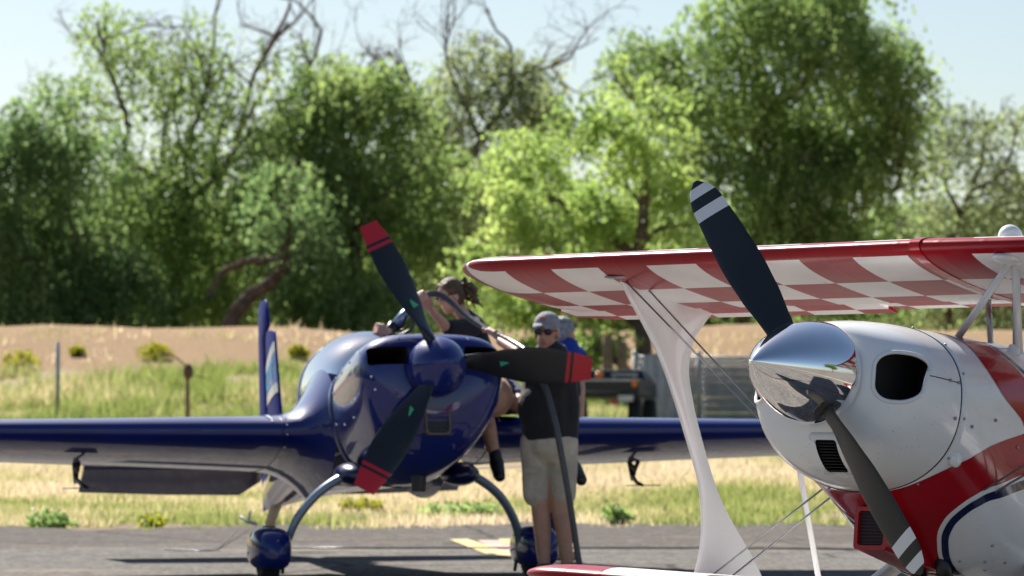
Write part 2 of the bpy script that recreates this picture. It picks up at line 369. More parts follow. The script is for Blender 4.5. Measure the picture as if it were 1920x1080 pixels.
# ------------------------------------------------------------------ grass (uncountable)
def grass_material(name, ramp, glow=2.1):
    m = bpy.data.materials.new(name); m.use_nodes = True; nt = m.node_tree; b = nt.nodes['Principled BSDF']; L = nt.links
    b.inputs['Roughness'].default_value = .5; b.inputs['Specular IOR Level'].default_value = .4
    at = N(nt, 'ShaderNodeAttribute'); at.attribute_name = 'tone'
    r = N(nt, 'ShaderNodeValToRGB'); e = r.color_ramp.elements
    e[0].position = ramp[0][0]; e[0].color = (*ramp[0][1], 1); e[1].position = ramp[-1][0]; e[1].color = (*ramp[-1][1], 1)
    for p, c in ramp[1:-1]: x = e.new(p); x.color = (*c, 1)
    L.new(at.outputs['Fac'], r.inputs[0]); L.new(r.outputs[0], b.inputs['Base Color'])
    tr = N(nt, 'ShaderNodeBsdfTranslucent'); mx = N(nt, 'ShaderNodeMixShader'); mx.inputs[0].default_value = .58
    hs = N(nt, 'ShaderNodeHueSaturation'); hs.inputs['Value'].default_value = glow; hs.inputs['Saturation'].default_value = 1.05; L.new(r.outputs[0], hs.inputs['Color']); L.new(hs.outputs[0], tr.inputs['Color'])
    L.new(b.outputs[0], mx.inputs[1]); L.new(tr.outputs[0], mx.inputs[2]); L.new(mx.outputs[0], nt.nodes['Material Output'].inputs['Surface'])
    return m
def raw_mesh(name, V, k, tone, m, parent=None):
    """V (n,k,3): n separate faces of k corners, a tone for each"""
    n = V.shape[0]
    me = bpy.data.meshes.new(name)
    me.vertices.add(n * k); me.vertices.foreach_set('co', V.reshape(-1).astype(np.float32))
    me.loops.add(n * k); me.loops.foreach_set('vertex_index', np.arange(n * k, dtype=np.int32))
    me.polygons.add(n); me.polygons.foreach_set('loop_start', np.arange(0, n * k, k, dtype=np.int32))
    a = me.attributes.new('tone', 'FLOAT', 'FACE'); a.data.foreach_set('value', tone.astype(np.float32))
    me.materials.append(m); me.update(calc_edges=True)
    o = bpy.data.objects.new(name, me); COL.objects.link(o)
    if parent: o.parent = parent
    return o
def vnoise(x, y, s, seed=0):
    """cheap smooth 2-D value noise 0..1"""
    r = np.random.default_rng(seed).random((64, 64)); x = x / s; y = y / s
    i = np.floor(x).astype(int); j = np.floor(y).astype(int); u = x - i; w = y - j
    u = u * u * (3 - 2 * u); w = w * w * (3 - 2 * w)
    g_ = lambda a, b_: r[a % 64, b_ % 64]
    return (g_(i, j) * (1 - u) + g_(i + 1, j) * u) * (1 - w) + (g_(i, j + 1) * (1 - u) + g_(i + 1, j + 1) * u) * w
M_grass = grass_material('grass_blades', [(0, (.54, .45, .32)), (.40, (.50, .42, .26)), (.68, (.34, .33, .15)), (1, (.19, .23, .07))], 1.5)
def grass(name, n, y0, y1, hmin, hmax, wid, label, bias=1.0, greenadd=0, xr=.20, seed=1, cond=None):
    rg = np.random.default_rng(seed)
    y = y0 + (y1 - y0) * rg.random(n) ** bias; x = (rg.random(n) * 2 - 1) * (xr * y + 1.0)
    if cond is not None:
        k = cond(x, y, rg); x, y = x[k], y[k]; n = len(x)
    gn = .55 * vnoise(x, y * .5, 2.6, 3) + .3 * vnoise(x, y * .6, .8, 4) + .15 * rg.random(n)
    h = (hmin + (hmax - hmin) * rg.random(n) ** 2) * (.55 + .9 * vnoise(x + 31, y, 1.1, 5))
    tone = np.clip((gn - .47) * 2.3 + .42 + greenadd + rg.normal(0, .12, n), 0, 1)
    a = rg.random(n) * 2 * math.pi; w = wid * (.6 + .8 * rg.random(n))
    la = rg.random(n) * 2 * math.pi; lean = h * rg.random(n) * .8
    z = ground_z(x, y) - .035
    dx, dy = np.cos(a) * w / 2, np.sin(a) * w / 2
    V = np.stack([np.stack([x - dx, y - dy, z], -1), np.stack([x + dx, y + dy, z], -1),
                  np.stack([x + np.cos(la) * lean, y + np.sin(la) * lean, z + h + .03], -1)], 1)
    o = raw_mesh(name, V, 3, tone, M_grass); tag(o, label, 'grass', kind='stuff'); return o
grass('mown_grass', 180000, 37.0, 66, .02, .10, .022, 'short dry and green mown grass beyond the tarmac edge', bias=1.25, greenadd=-.05, cond=lambda x, y, r: (y > edge_y(x) - .1) & ((vnoise(x, y * .7, .9, 21) > .30) | (y > 40.5)))
grass('rough_grass', 110000, 64, 90, .05, .20, .035, 'rough taller grass at the foot of the dirt bank', seed=2, greenadd=.62)
grass('tall_weeds', 70000, 80, 97, .12, .5, .05, 'tall green weeds along the foot of the dirt bank', seed=3, greenadd=.75, cond=lambda x, y, r: (vnoise(x, y, 2.2, 9) > .42) & (x < 3))
grass('edge_tufts', 9000, 35.0, 38.6, .04, .22, .02, 'grass tufts growing over the tarmac edge', seed=4, greenadd=.12, cond=lambda x, y, r: (vnoise(x, y * 1.5, .8, 12) > .62) & (y > edge_y(x) - 1.3))
grass('bank_stubble', 5000, 97, 106.5, .05, .3, .05, 'sparse dry stubble on the dirt bank', seed=5, greenadd=-.15, cond=lambda x, y, r: vnoise(x, y, 1.6, 14) > .55)

# ------------------------------------------------------------------ trees
GREENS = {
    'mid': [(0, (.08, .13, .05)), (.5, (.165, .235, .08)), (1, (.27, .335, .125))],
    'dark': [(0, (.065, .11, .05)), (.5, (.135, .205, .08)), (1, (.22, .29, .115))],
    'bright': [(0, (.12, .18, .06)), (.5, (.23, .31, .095)), (1, (.35, .41, .145))],
    'olive': [(0, (.09, .115, .065)), (.5, (.175, .215, .105)), (1, (.28, .31, .15))],
    'yellow': [(0, (.10, .12, .01)), (1, (.30, .29, .03))],
}
LEAF = {k: grass_material('leaves_' + k, v_) for k, v_ in GREENS.items()}

def strands(rg, c, r, n, nl, length, droop, lsize):
    """leaf faces on hanging sprays spread through an ellipsoid"""
    d = rg.normal(size=(n, 3)); d /= np.linalg.norm(d, axis=1)[:, None]
    rad = rg.random(n) ** .42
    root = c + d * rad[:, None] * r
    out = d * np.array([1, 1, .35]); out += rg.normal(0, .35, (n, 3)); L_ = length * (.5 + rg.random(n))
    t = np.linspace(.1, 1, nl)[None, :, None]
    pos = root[:, None, :] + out[:, None, :] * (L_[:, None, None] * t * .5)
    pos[..., 2] -= (L_[:, None] * droop * t[..., 0] ** 1.6)
    pos += rg.normal(0, lsize * .45, pos.shape)
    pos = pos.reshape(-1, 3); m = len(pos)
    ax = rg.normal(0, .55, (m, 3)); ax[:, 2] -= .4 + droop; ax /= np.linalg.norm(ax, axis=1)[:, None]
    sd = rg.normal(size=(m, 3)); sd -= ax * (sd * ax).sum(1)[:, None]; sd /= np.linalg.norm(sd, axis=1)[:, None]
    l = lsize * (.6 + .8 * rg.random(m))[:, None]; w = l * .36
    V = np.stack([pos, pos + ax * l * .5 + sd * w, pos + ax * l, pos + ax * l * .5 - sd * w], 1)
    st = np.repeat(rg.normal(0, .14, n), nl)
    tone = np.clip(.5 + st + rg.normal(0, .13, m), 0, 1)
    return V, tone

def bare(mb, rg, p, d, ln, r, depth, up=.25):
    pts = [Vector(p)]; d = Vector(d).normalized(); q = Vector(p); k = 4
    for i in range(k):
        d = (d + Vector(rg.normal(0, .22, 3)) + Vector((0, 0, up * .25))).normalized(); q = q + d * (ln / k); pts.append(q.copy())
    mb.tube(pts, [lerp(r, r * .55, i / k) for i in range(k + 1)], n=5 if r > .03 else 4, cap=False)
    if depth <= 0: return
    for i in range(rg.integers(2, 4)):
        s = pts[rg.integers(2, k + 1)]; dd = (d + Vector(rg.normal(0, .65, 3))).normalized()
        bare(mb, rg, s, dd, ln * (.55 + .25 * rg.random()), max(r * .5, .008), depth - 1, up)

def tree(name, D, trunks, clusters, label, green='mid', lsize=.19, dens=1.0, droop=.85, dead=(), bark=None, seed=0, length=2.0, group='trees along the bank', tr=.28, depthf=1.0, base_px=None, sprays=112):
    rg = np.random.default_rng(seed)
    base = P(*trunks[0][0], D); bx = base.x
    zb = gz(bx, D)
    root = empty(name, (bx, D, zb - .05)); off = Vector((bx, D, zb - .05))
    mb = MB(); nodes = []
    for ti, tk in enumerate(trunks):
        pts = [P(px, py, D + (rg.normal(0, .5) if i and ti else 0)) for i, (px, py) in enumerate(tk[:])]
        if ti == 0: pts[0] = Vector((bx, D, zb - .1))
        pp = spline(pts, max(6, 4 * len(pts))); r0 = tr if ti == 0 else tr * .6
        rad = [lerp(r0 * (1.25 if i == 0 and ti == 0 else 1), r0 * .38, i / (len(pp) - 1)) for i in range(len(pp))]
        pp = [q - off + Vector(rg.normal(0, .03, 3)) for q in pp]
        mb.tube(pp, rad, n=9, cap=False); nodes += list(zip(pp, rad))
    allV, allT = [], []
    s = D / F_PX
    for cl in clusters:
        px, py, rx, ry = cl[:4]; q = cl[4] if len(cl) > 4 else 1.0
        c = P(px, py, D) - off; rx *= s; ry *= s; rd = .5 * (rx + ry) * 1.15 * depthf
        c.y += rg.normal(0, .9) * depthf
        # a limb from the nearest trunk node, then boughs inside the clump
        cand = sorted(nodes, key=lambda nd: (nd[0] - c).length + (1.5 if nd[0].z > c.z else 0))[:4]
        st, sr = cand[rg.integers(0, len(cand))]
        mid = st.lerp(c, .5) + Vector((rg.normal(0, .35), rg.normal(0, .35), .12 * (c - st).length))
        lp = spline([st, mid, c], 9); lr = [lerp(min(sr * .6, .11), .028, i / 8) for i in range(9)]
        mb.tube(lp, lr, n=6, cap=False)
        for _ in range(5):
            dv = Vector(rg.normal(0, 1, 3)); dv.normalize()
            e = c + Vector((dv.x * rx * .85, dv.y * rd * .85, dv.z * ry * .8)); b0 = lp[rg.integers(4, 9)]
            m_ = b0.lerp(e, .5) + Vector(rg.normal(0, .2, 3)) + Vector((0, 0, .15))
            mb.tube(spline([b0, m_, e], 6), [.026, .023, .02, .016, .012, .007], n=4, cap=False)
        ns = int(sprays * rx * ry * q * dens)
        if ns > 0:
            k = max(5, int(3.2 * (rx + ry))); ctone = rg.normal(0, .06)
            for _ in range(k):
                dv = rg.normal(size=3); dv /= np.linalg.norm(dv); dv *= rg.random() ** .40 * 1.12
                sc_ = np.array(c) + dv * np.array([rx, rd, ry]) * .88; sr_ = (.20 + .30 * rg.random())
                V, T_ = strands(rg, sc_, np.array([rx * sr_, rd * sr_, ry * sr_ * .8]) + .15, max(2, int(ns / k * (.5 + rg.random()))), 13, length * (.7 + .6 * rg.random()), droop, lsize)
                allV.append(V); allT.append(T_ + ctone + rg.normal(0, .13))
    tk_o = mb.build('trunk', bark or M_bark, root)
    if dead:
        md = MB()
        for (x0, y0, x1, y1, r, dep) in dead:
            a = P(x0, y0, D) - off; b_ = P(x1, y1, D) - off; v_ = b_ - a
            bare(md, rg, a, v_, v_.length, r * 1.35, dep)
        md.build('bare_branches', M_deadbark, root)
    raw_mesh('crown', np.concatenate(allV), 4, np.clip(np.concatenate(allT), 0, 1), LEAF[green], root)
    tag(root, label, 'tree', group); return root

# distant wood behind the trees; unseen side woods added to block bright low sky
rg = np.random.default_rng(99)
def wood(name, spots, label, green):
    allV = []; allT = []
    for (x, y, z0, h, w) in spots:
        V, T_ = strands(rg, np.array([x, y, z0 + h * .5]), np.array([w, w * .85, h * .55]), int(26 * w * h), 9, 1.3, .7, .32); allV.append(V); allT.append(T_ + rg.normal(0, .1))
    o = raw_mesh(name, np.concatenate(allV), 4, np.clip(np.concatenate(allT), 0, 1), LEAF[green]); tag(o, label, 'thicket', kind='stuff')
sp = []
for i in range(50):
    px = -660 + i * 64 + rg.normal(0, 15); top = (350 if px < 1150 else 425) + rg.normal(0, 38); c = P(px, top, 182)
    sp.append((c.x, 182 + rg.normal(0, 4), 3.2, c.z - 3.2, 2.7))
wood('distant_wood', sp, 'far green thicket behind the trees on the bank', 'mid')
wood('horizon_screen_wood', [(38 + rg.normal(0, 3), 22 + i * 4.0, 0, 7 + rg.normal(0, 1), 3.0) for i in range(30)], 'unseen wood added on the right to block bright low sky in reflections', 'dark')  # added out of view to darken reflections in the aircraft paint
wood('horizon_screen_wood', [(-46 + rg.normal(0, 3), -20 + i * 5.0, 0, 7 + rg.normal(0, 1), 3.0) for i in range(30)], 'unseen wood added on the left to block bright low sky in reflections', 'dark')

tree('pepper_tree', 140, [[(150, 612), (120, 560), (60, 500), (20, 450), (-30, 420)], [(120, 560), (140, 460), (110, 350)]],
     [(60, 300, 120, 80, .75), (10, 420, 130, 100), (120, 410, 110, 110), (160, 530, 110, 80), (40, 555, 120, 60), (170, 250, 90, 60, .5), (70, 215, 60, 45, .5), (-60, 330, 90, 110), (210, 440, 70, 100, .8), (30, 225, 80, 50, .5), (130, 170, 60, 45, .35), (-20, 260, 70, 60, .6)],
     'dense weeping green tree at the far left of the bank', 'dark', seed=11, dens=1.0)
tree('half_dead_tree', 146, [[(325, 612), (335, 520), (345, 430), (345, 350), (300, 300)], [(345, 430), (310, 420), (300, 440)], [(345, 360), (240, 300), (235, 220), (200, 120), (180, 40)],
      [(350, 380), (430, 300), (450, 240), (480, 130), (540, 40)], [(220, 612), (215, 480), (240, 330)], [(395, 330), (520, 240), (600, 190)]],
     [(260, 110, 90, 100, .28), (330, 50, 110, 60, .24), (370, 190, 100, 100, .32), (270, 440, 100, 120, .85), (395, 450, 80, 110, .75), (330, 330, 90, 70, .5), (455, 380, 80, 90, .6), (215, 340, 70, 80, .6), (300, 560, 110, 60), (440, 560, 70, 50, .6), (200, 60, 70, 70, .3), (430, 120, 80, 80, .16), (490, 240, 80, 80, .25), (160, 190, 70, 60, .3), (420, 290, 80, 70, .35), (520, 100, 70, 70, .10)],
     'half dead tree with bare red brown branches rising above its green lower crown', 'mid', seed=12, tr=.26,
     dead=[(200, 120, 170, 20, .07, 4), (235, 220, 120, 180, .06, 4), (480, 130, 560, 10, .09, 4), (450, 240, 540, 130, .08, 4), (520, 240, 640, 60, .09, 4), (345, 300, 380, 100, .09, 4), (300, 300, 270, 120, .07, 4), (400, 330, 500, 200, .07, 4), (350, 340, 330, 180, .07, 4), (600, 190, 560, 60, .05, 3), (240, 300, 150, 260, .05, 3)])
tree('leaning_tree', 136, [[(405, 612), (450, 575), (505, 530), (540, 495), (520, 470)], [(535, 490), (470, 490), (420, 510), (390, 560)], [(530, 480), (540, 420), (520, 370)]],
     [(520, 385, 60, 40, .5), (585, 410, 60, 45, .6), (545, 330, 60, 50, .5)],
     'dark arching trunk leaning right over the bank', 'dark', seed=13, tr=.33)
tree('pepper_tree', 143, [[(655, 612), (668, 520), (660, 420), (650, 330), (640, 230)], [(660, 430), (720, 360), (770, 330)], [(655, 380), (600, 320), (560, 300)]],
     [(640, 125, 70, 60, .9), (600, 200, 90, 70, .9), (700, 200, 80, 80, .8), (570, 310, 100, 90), (680, 320, 110, 90), (765, 420, 90, 110), (600, 440, 110, 90), (730, 540, 120, 70), (600, 555, 100, 50), (520, 260, 60, 70, .6), (800, 330, 70, 80, .8), (760, 150, 60, 40, .4), (560, 180, 60, 60, .5), (700, 110, 55, 45, .45), (520, 400, 70, 70, .7)],
     'tall weeping green tree behind the upright propeller blade', 'mid', seed=14, tr=.3)
tree('sparse_tree', 150, [[(870, 612), (860, 480), (845, 380), (835, 300), (800, 210)], [(845, 350), (900, 260), (950, 180), (960, 90)], [(835, 300), (780, 330), (740, 300)]],
     [(930, 115, 75, 50, .6), (870, 190, 80, 60, .5), (970, 180, 90, 60, .55), (860, 300, 90, 80, .6), (780, 250, 70, 80, .5), (1020, 210, 80, 60, .5), (820, 150, 70, 50, .35), (900, 70, 60, 35, .3), (900, 410, 90, 90, .9), (1010, 120, 60, 50, .3), (840, 500, 90, 90, .9)],
     'sparse grey tree with dead twigs against the sky in the middle', 'olive', seed=15, tr=.26,
     dead=[(800, 210, 770, 80, .07, 4), (800, 210, 700, 110, .07, 4), (900, 260, 840, 120, .08, 4), (950, 180, 1010, 40, .08, 4), (960, 90, 900, 20, .05, 4), (845, 350, 720, 260, .08, 4), (860, 330, 960, 250, .07, 4), (835, 300, 870, 180, .06, 4), (950, 180, 1060, 110, .06, 4)])
tree('bright_tree', 96, [[(1205, 700), (1205, 560), (1200, 450), (1210, 340), (1200, 260)], [(1200, 480), (1100, 420), (1020, 360)], [(1203, 560), (1090, 520), (980, 500)]],
     [(960, 420, 90, 80), (1000, 300, 100, 80), (1095, 250, 100, 80), (1060, 420, 120, 100), (1180, 320, 90, 100), (945, 555, 80, 60), (1060, 555, 110, 70), (1180, 490, 110, 90), (1120, 640, 80, 45), (1240, 220, 80, 70, .7), (905, 480, 50, 60), (1165, 150, 70, 50, .5), (1290, 420, 70, 80, .7), (1040, 640, 60, 40)],
     'bushy bright yellow green tree with low foliage in front of the bank', 'bright', seed=16, tr=.24, droop=.35, length=.8, lsize=.14, sprays=130)
tree('pepper_tree', 138, [[(1385, 612), (1395, 500), (1410, 400), (1430, 300), (1425, 200), (1420, 100)], [(1430, 310), (1520, 300), (1600, 335), (1680, 352), (1692, 280)], [(1425, 260), (1340, 220), (1300, 180)], [(1425, 220), (1510, 150), (1560, 60)]],
     [(1400, 55, 120, 80), (1540, 55, 130, 80), (1650, 120, 90, 80, .8), (1320, 150, 110, 80), (1480, 190, 130, 90), (1600, 220, 110, 80), (1695, 170, 50, 90, .45), (1300, 290, 80, 80, .6), (1420, 330, 110, 80), (1560, 320, 110, 60), (1500, 420, 110, 60), (1620, 430, 110, 45, .6), (1330, 430, 90, 80, .8), (1500, -40, 150, 60), (1700, 60, 45, 60, .3), (1240, 110, 80, 70, .55), (1180, 90, 60, 45, .4), (1720, 230, 35, 70, .3), (1650, 290, 60, 60, .5), (1450, 530, 120, 60, .8), (1640, 540, 120, 50, .6)],
     'largest weeping green tree, its crown reaching the top of the picture', 'mid', seed=17, tr=.34)
tree('slender_tree', 156, [[(1775, 612), (1790, 470), (1815, 370), (1840, 310), (1850, 220)], [(1815, 365), (1880, 320), (1910, 250)], [(1800, 400), (1770, 330), (1790, 250)]],
     [(1800, 235, 55, 50, .5), (1885, 205, 60, 45, .5), (1850, 310, 70, 50, .35), (1905, 320, 60, 60, .5), (1780, 390, 80, 45, .8), (1880, 410, 90, 45, .8), (1745, 300, 30, 50, .3), (1765, 225, 35, 40, .35), (1900, 500, 120, 60), (1760, 520, 100, 60)],
     'slender open tree at the far right of the bank', 'olive', seed=18, tr=.18)

# lone tree and shed across the field behind the photographer (mirrored in the spinner)
def back_tree():
    rg = np.random.default_rng(55); root = empty('shade_tree', (31, 5.5, 0)); mb = MB()
    mb.tube(spline([(0, 0, 0), (.2, 0, 2), (-.3, .1, 4), (.2, 0, 6)], 10), [.3 - .02 * i for i in range(10)], n=8, cap=False)
    allV, allT = [], []
    for c in [(0, 0, 6), (2.4, .3, 5.2), (-2.6, 0, 5.4), (1, 1, 7.2), (-1.2, -.6, 7), (3.8, 0, 4.2), (-4.2, .4, 5.8)]:
        mb.tube(spline([(0, 0, 3.2), (c[0] * .5, c[1] * .5, c[2] * .75), c], 6), [.12, .1, .08, .06, .05, .03], n=5, cap=False)
        V, T_ = strands(rg, np.array(c), np.array([1.7, 1.6, 1.0]), 110, 9, .9, .4, .3); allV.append(V); allT.append(T_)
    mb.build('trunk', M_bark, root); raw_mesh('crown', np.concatenate(allV), 4, np.concatenate(allT), LEAF['dark'], root)
    tag(root, 'spreading dark tree mirrored in the polished spinner', 'tree')
back_tree()

# weeds and bushes one can pick out
def bush(px, py, D, rx, rz, green, label, n=120, ls=.07, cat='bush', name='bush', droop=.25):
    x = (px - 960) * D / F_PX; z = gz(x, D) if D > 38 else 0
    rg = np.random.default_rng(int(px)); V, T_ = strands(rg, np.array([0, 0, rz * .55]), np.array([rx, rx * .8, rz * .55]), n, 8, rz * .7, droop, ls)
    V[..., 2] = np.maximum(V[..., 2], -.02)
    o = raw_mesh(name, V, 4, T_, LEAF[green]); o.location = (x, D, z); tag(o, label, cat, 'weeds and bushes in the grass')
def y_to_d(px, py):
    best = min(np.linspace(38.5, 106, 800), key=lambda d: abs(HOR - F_PX * (gz((px - 960) * d / F_PX, d) - CAM_Z) / d - py)); return float(best)
for px, py, w, h, g_, lb in [(40, 690, 28, 28, 'yellow', 'yellow green bush on the bank nearest the left edge'), (290, 672, 26, 24, 'yellow', 'yellow green bush on the bank behind the rusty fence post'),
                             (560, 670, 14, 18, 'yellow', 'small yellow bush on the bank between fin and canopy'), (145, 665, 12, 12, 'yellow', 'tiny low bush on the bank above the weeds, left of the rusty post')]:
    D = y_to_d(px, py); s = D / F_PX; bush(px, py, D, w * s, h * 1.2 * s, g_, lb)
bush(1158, 978, 37.4, .10, .17, 'mid', 'leafy green weed at the tarmac edge under the far wing', 26, .07, 'weed', 'weed', .3)
bush(100, 992, 36.2, .24, .13, 'mid', 'green grassy weed on the tarmac edge at lower left', 60, .05, 'weed', 'weed', .2)
bush(285, 986, 36.6, .12, .08, 'yellow', 'yellow weed on the tarmac edge right of the lower left weed', 30, .05, 'weed', 'weed', .2)
bush(860, 968, 39.5, .42, .12, 'mid', 'bright green grass clump on the verge under the cowling', 110, .05, 'weed', 'weed', .2)
bush(680, 952, 41, .28, .10, 'yellow', 'yellow green clump on the verge left of the bright clump', 60, .05, 'weed', 'weed', .2)

# ------------------------------------------------------------------ lofted bodies
def hermite(tab, x):
    """monotone-ish cubic interpolation of rows (x descending) at x"""
    xs_ = [r[0] for r in tab]
    if x >= xs_[0]: return list(tab[0][1:])
    if x <= xs_[-1]: return list(tab[-1][1:])
    for i in range(len(tab) - 1):
        if xs_[i] >= x >= xs_[i + 1]: break
    h = xs_[i + 1] - xs_[i]; t = (x - xs_[i]) / h; out = []
    for k in range(1, len(tab[0])):
        y0, y1 = tab[i][k], tab[i + 1][k]; d = (y1 - y0) / h
        dl = (tab[i][k] - tab[i - 1][k]) / (xs_[i] - xs_[i - 1]) if i > 0 else d
        dr = (tab[i + 2][k] - tab[i + 1][k]) / (xs_[i + 2] - xs_[i + 1]) if i + 2 < len(tab) else d
        m0 = 0 if dl * d <= 0 else 2 * dl * d / (dl + d); m1 = 0 if dr * d <= 0 else 2 * dr * d / (dr + d)
        if i == 0: m0 = d
        if i + 2 >= len(tab): m1 = d
        out.append((1 + 2 * t) * (1 - t) ** 2 * y0 + t * (1 - t) ** 2 * h * m0 + t * t * (3 - 2 * t) * y1 + t * t * (t - 1) * h * m1)
    return out
def section_point(tab, x, th):
    """th: 0 top, 90 port, 180 bottom, 270 starboard (degrees)"""
    w, zt, zb, zc, nt_, nb = hermite(tab, x); s_, c_ = math.sin(R(th)), math.cos(R(th)); n = nt_ if c_ >= 0 else nb
    y = w * math.copysign(abs(s_) ** (2 / n), s_)
    z = zc + ((zt - zc) * abs(c_) ** (2 / n) if c_ >= 0 else -(zc - zb) * abs(c_) ** (2 / n))
    return Vector((x, y, z))
def section_normal(tab, x, th):
    e = .004; a = section_point(tab, x + e, th) - section_point(tab, x - e, th)
    b_ = section_point(tab, x, th + .8) - section_point(tab, x, th - .8)
    n = a.cross(b_).normalized(); p = section_point(tab, x, th); c = Vector((x - .15, 0, hermite(tab, x)[3]))
    return n if n.dot(p - c) > 0 else -n
def body_loft(mb, tab, xs_, n=64, cap0=True, cap1=True, t0=0, t1=360):
    rings = []
    for x in xs_: rings.append([section_point(tab, x, t0 + (t1 - t0) * j / n) for j in range(n if t1 - t0 == 360 else n + 1)])
    mb.loft(rings, cap0, cap1, closed=(t1 - t0 == 360)); return mb
def surf_strip(mb, tab, a, b_, off=.002, nu=40, nv=6):
    """painted strip between two (x, theta) polylines laid on the lofted surface"""
    def rs(pl, n):
        q = spline([(p[0], p[1], 0) for p in pl], n) if len(pl) > 2 else [Vector((*pl[0], 0)).lerp(Vector((*pl[1], 0)), i / (n - 1)) for i in range(n)]
        return q
    A, B = rs(a, nu), rs(b_, nu); vs = []
    for i in range(nu):
        for j in range(nv + 1):
            q = A[i].lerp(B[i], j / nv); vs.append(section_point(tab, q.x, q.y) + section_normal(tab, q.x, q.y) * off)
    fs = [(i * (nv + 1) + j, i * (nv + 1) + j + 1, (i + 1) * (nv + 1) + j + 1, (i + 1) * (nv + 1) + j) for i in range(nu - 1) for j in range(nv)]
    mb.add(vs, fs); return mb
def airfoil(n=22, thick=.12, camber=.0, fat=1.0):
    """unit chord ring, x from 0 (leading edge) to -1, upper then lower"""
    xs_ = [(1 - math.cos(math.pi * i / n)) / 2 for i in range(n + 1)]
    yt = lambda x: 5 * thick * (.2969 * math.sqrt(x) * fat - .1260 * x - .3516 * x * x + .2843 * x ** 3 - (.1015 + .2969 * (fat - 1)) * x ** 4 * 1.0)
    yc = lambda x: camber * 4 * x * (1 - x)
    up = [(-x, yc(x) + yt(x)) for x in xs_]; lo = [(-x, yc(x) - yt(x)) for x in xs_]
    return up[::-1] + lo[1:-1]          # TE -> LE over the top, back underneath
def wing_rings(stations, thick, camber, n=22, cut=None, fat=1.0):
    """stations: (y, x_le, z, chord, thickness factor, incidence deg)"""
    rings = []
    for (y, xl, z, c, tf, inc) in stations:
        ring = []
        for (x, q) in airfoil(n, thick * tf, camber, fat):
            if cut is not None: x = max(x, cut)
            px, pz = x * c, q * c; a = R(inc)
            ring.append(Vector((xl + px * math.cos(a) + pz * math.sin(a) * 0, y, z + pz + px * math.sin(a))))
        rings.append(ring)
    return rings
def cut_holes(o, cutters):
    for c in cutters:
        m = o.modifiers.new('cut', 'BOOLEAN'); m.operation = 'DIFFERENCE'; m.object = c; m.solver = 'EXACT'; m.material_mode = 'TRANSFER'
    dg = bpy.context.evaluated_depsgraph_get(); ev = o.evaluated_get(dg)
    me = bpy.data.meshes.new_from_object(ev); o.modifiers.clear(); old = o.data; o.data = me; me.name = o.name
    for c in cutters:
        d = c.data; bpy.data.objects.remove(c); bpy.data.meshes.remove(d)
    for p in me.polygons: p.use_smooth = True
    me.set_sharp_from_angle(angle=R(38)); return o
def rrect(w, h, r, n=6):
    pts = []
    for (cx, cy, a0) in ((w / 2 - r, h / 2 - r, 0), (-w / 2 + r, h / 2 - r, 90), (-w / 2 + r, -h / 2 + r, 180), (w / 2 - r, -h / 2 + r, 270)):
        for i in range(n + 1):
            a = R(a0 + 90 * i / n); pts.append((cx + r * math.cos(a), cy + r * math.sin(a)))
    return pts
def prism(mb, ring2d, x0, x1, y=0, z=0, tilt=None, sc=1.0):
    """extrude a (y,z) outline along x"""
    a = [(x0, y + p[0], z + p[1]) for p in ring2d]; b_ = [(x1, y + p[0] * sc, z + p[1] * sc) for p in ring2d]
    mb.loft([a, b_]); return mb

# ------------------------------------------------------------------ blue monoplane
BA, BP = R(14.8), R(9.5)
bp_root = empty('blue_aeroplane', (-.72, 24.7, 0), math.atan2(-math.cos(BA), math.sin(BA)))
tag(bp_root, 'dark blue low wing aerobatic aeroplane with three bladed propeller, parked on the tarmac', 'aeroplane')
BM = Matrix.Translation((1.02, 0, 1.428)) @ Matrix.Rotation(-BP, 4, 'Y')
def bpart(mb, name, m, parent=None, **k):
    if parent is None: return mb.build(name, m, bp_root, mw=BM, **k)
    return mb.build(name, m, parent, **k)

#        x,    w,   zt,   zb,   zc,  ntop, nbot
B_COWL = [(-.085, .27, .13, -.16, -.02, 2.4, 2.0), (-.10, .35, .165, -.30, -.02, 2.8, 2.0), (-.14, .42, .195, -.44, -.02, 3.1, 1.9), (-.22, .468, .22, -.55, -.03, 3.2, 1.9),
          (-.40, .475, .245, -.635, -.04, 3.1, 1.85), (-.8, .462, .262, -.66, -.05, 2.9, 1.95), (-1.2, .445, .268, -.63, -.06, 2.6, 2.1)]
B_FUS = [(-1.2, .445, .268, -.63, -.06, 2.6, 2.1), (-1.7, .43, .258, -.56, -.06, 2.4, 2.2), (-2.3, .42, .245, -.485, -.06, 2.3, 2.2), (-3.1, .37, .235, -.39, -.05, 2.2, 2.1),
         (-4.0, .26, .205, -.29, -.03, 2.1, 2.0), (-5.0, .13, .16, -.20, 0, 2.0, 2.0), (-5.75, .045, .12, -.14, 0, 2, 2)]
mb = body_loft(MB(), B_COWL, [-.085, -.09, -.10, -.115, -.14, -.17, -.22, -.3, -.4, -.55, -.7, -.85, -1.0, -1.1, -1.196], 72)
cowl = bpart(mb, 'cowling', M_blue); fix_normals(cowl)
cut = []
for sgn in (-1, 1):
    c = prism(MB(), rrect(.25, .118, .022), .1, -.75, sgn * .31, .058).build('cutter', M_blackhole, bp_root, mw=BM); fix_normals(c); cut.append(c)
bpy.context.view_layer.update()
cut_holes(cowl, cut)
mb = MB()
body_loft(mb, B_FUS, [-1.2 - .004, -1.35, -1.5, -1.7, -1.9, -2.1, -2.3, -2.6, -3.0, -3.5, -4.0, -4.5, -5.0, -5.4, -5.75], 64)
fus = bpart(mb, 'fuselage', M_blue); fix_normals(fus)
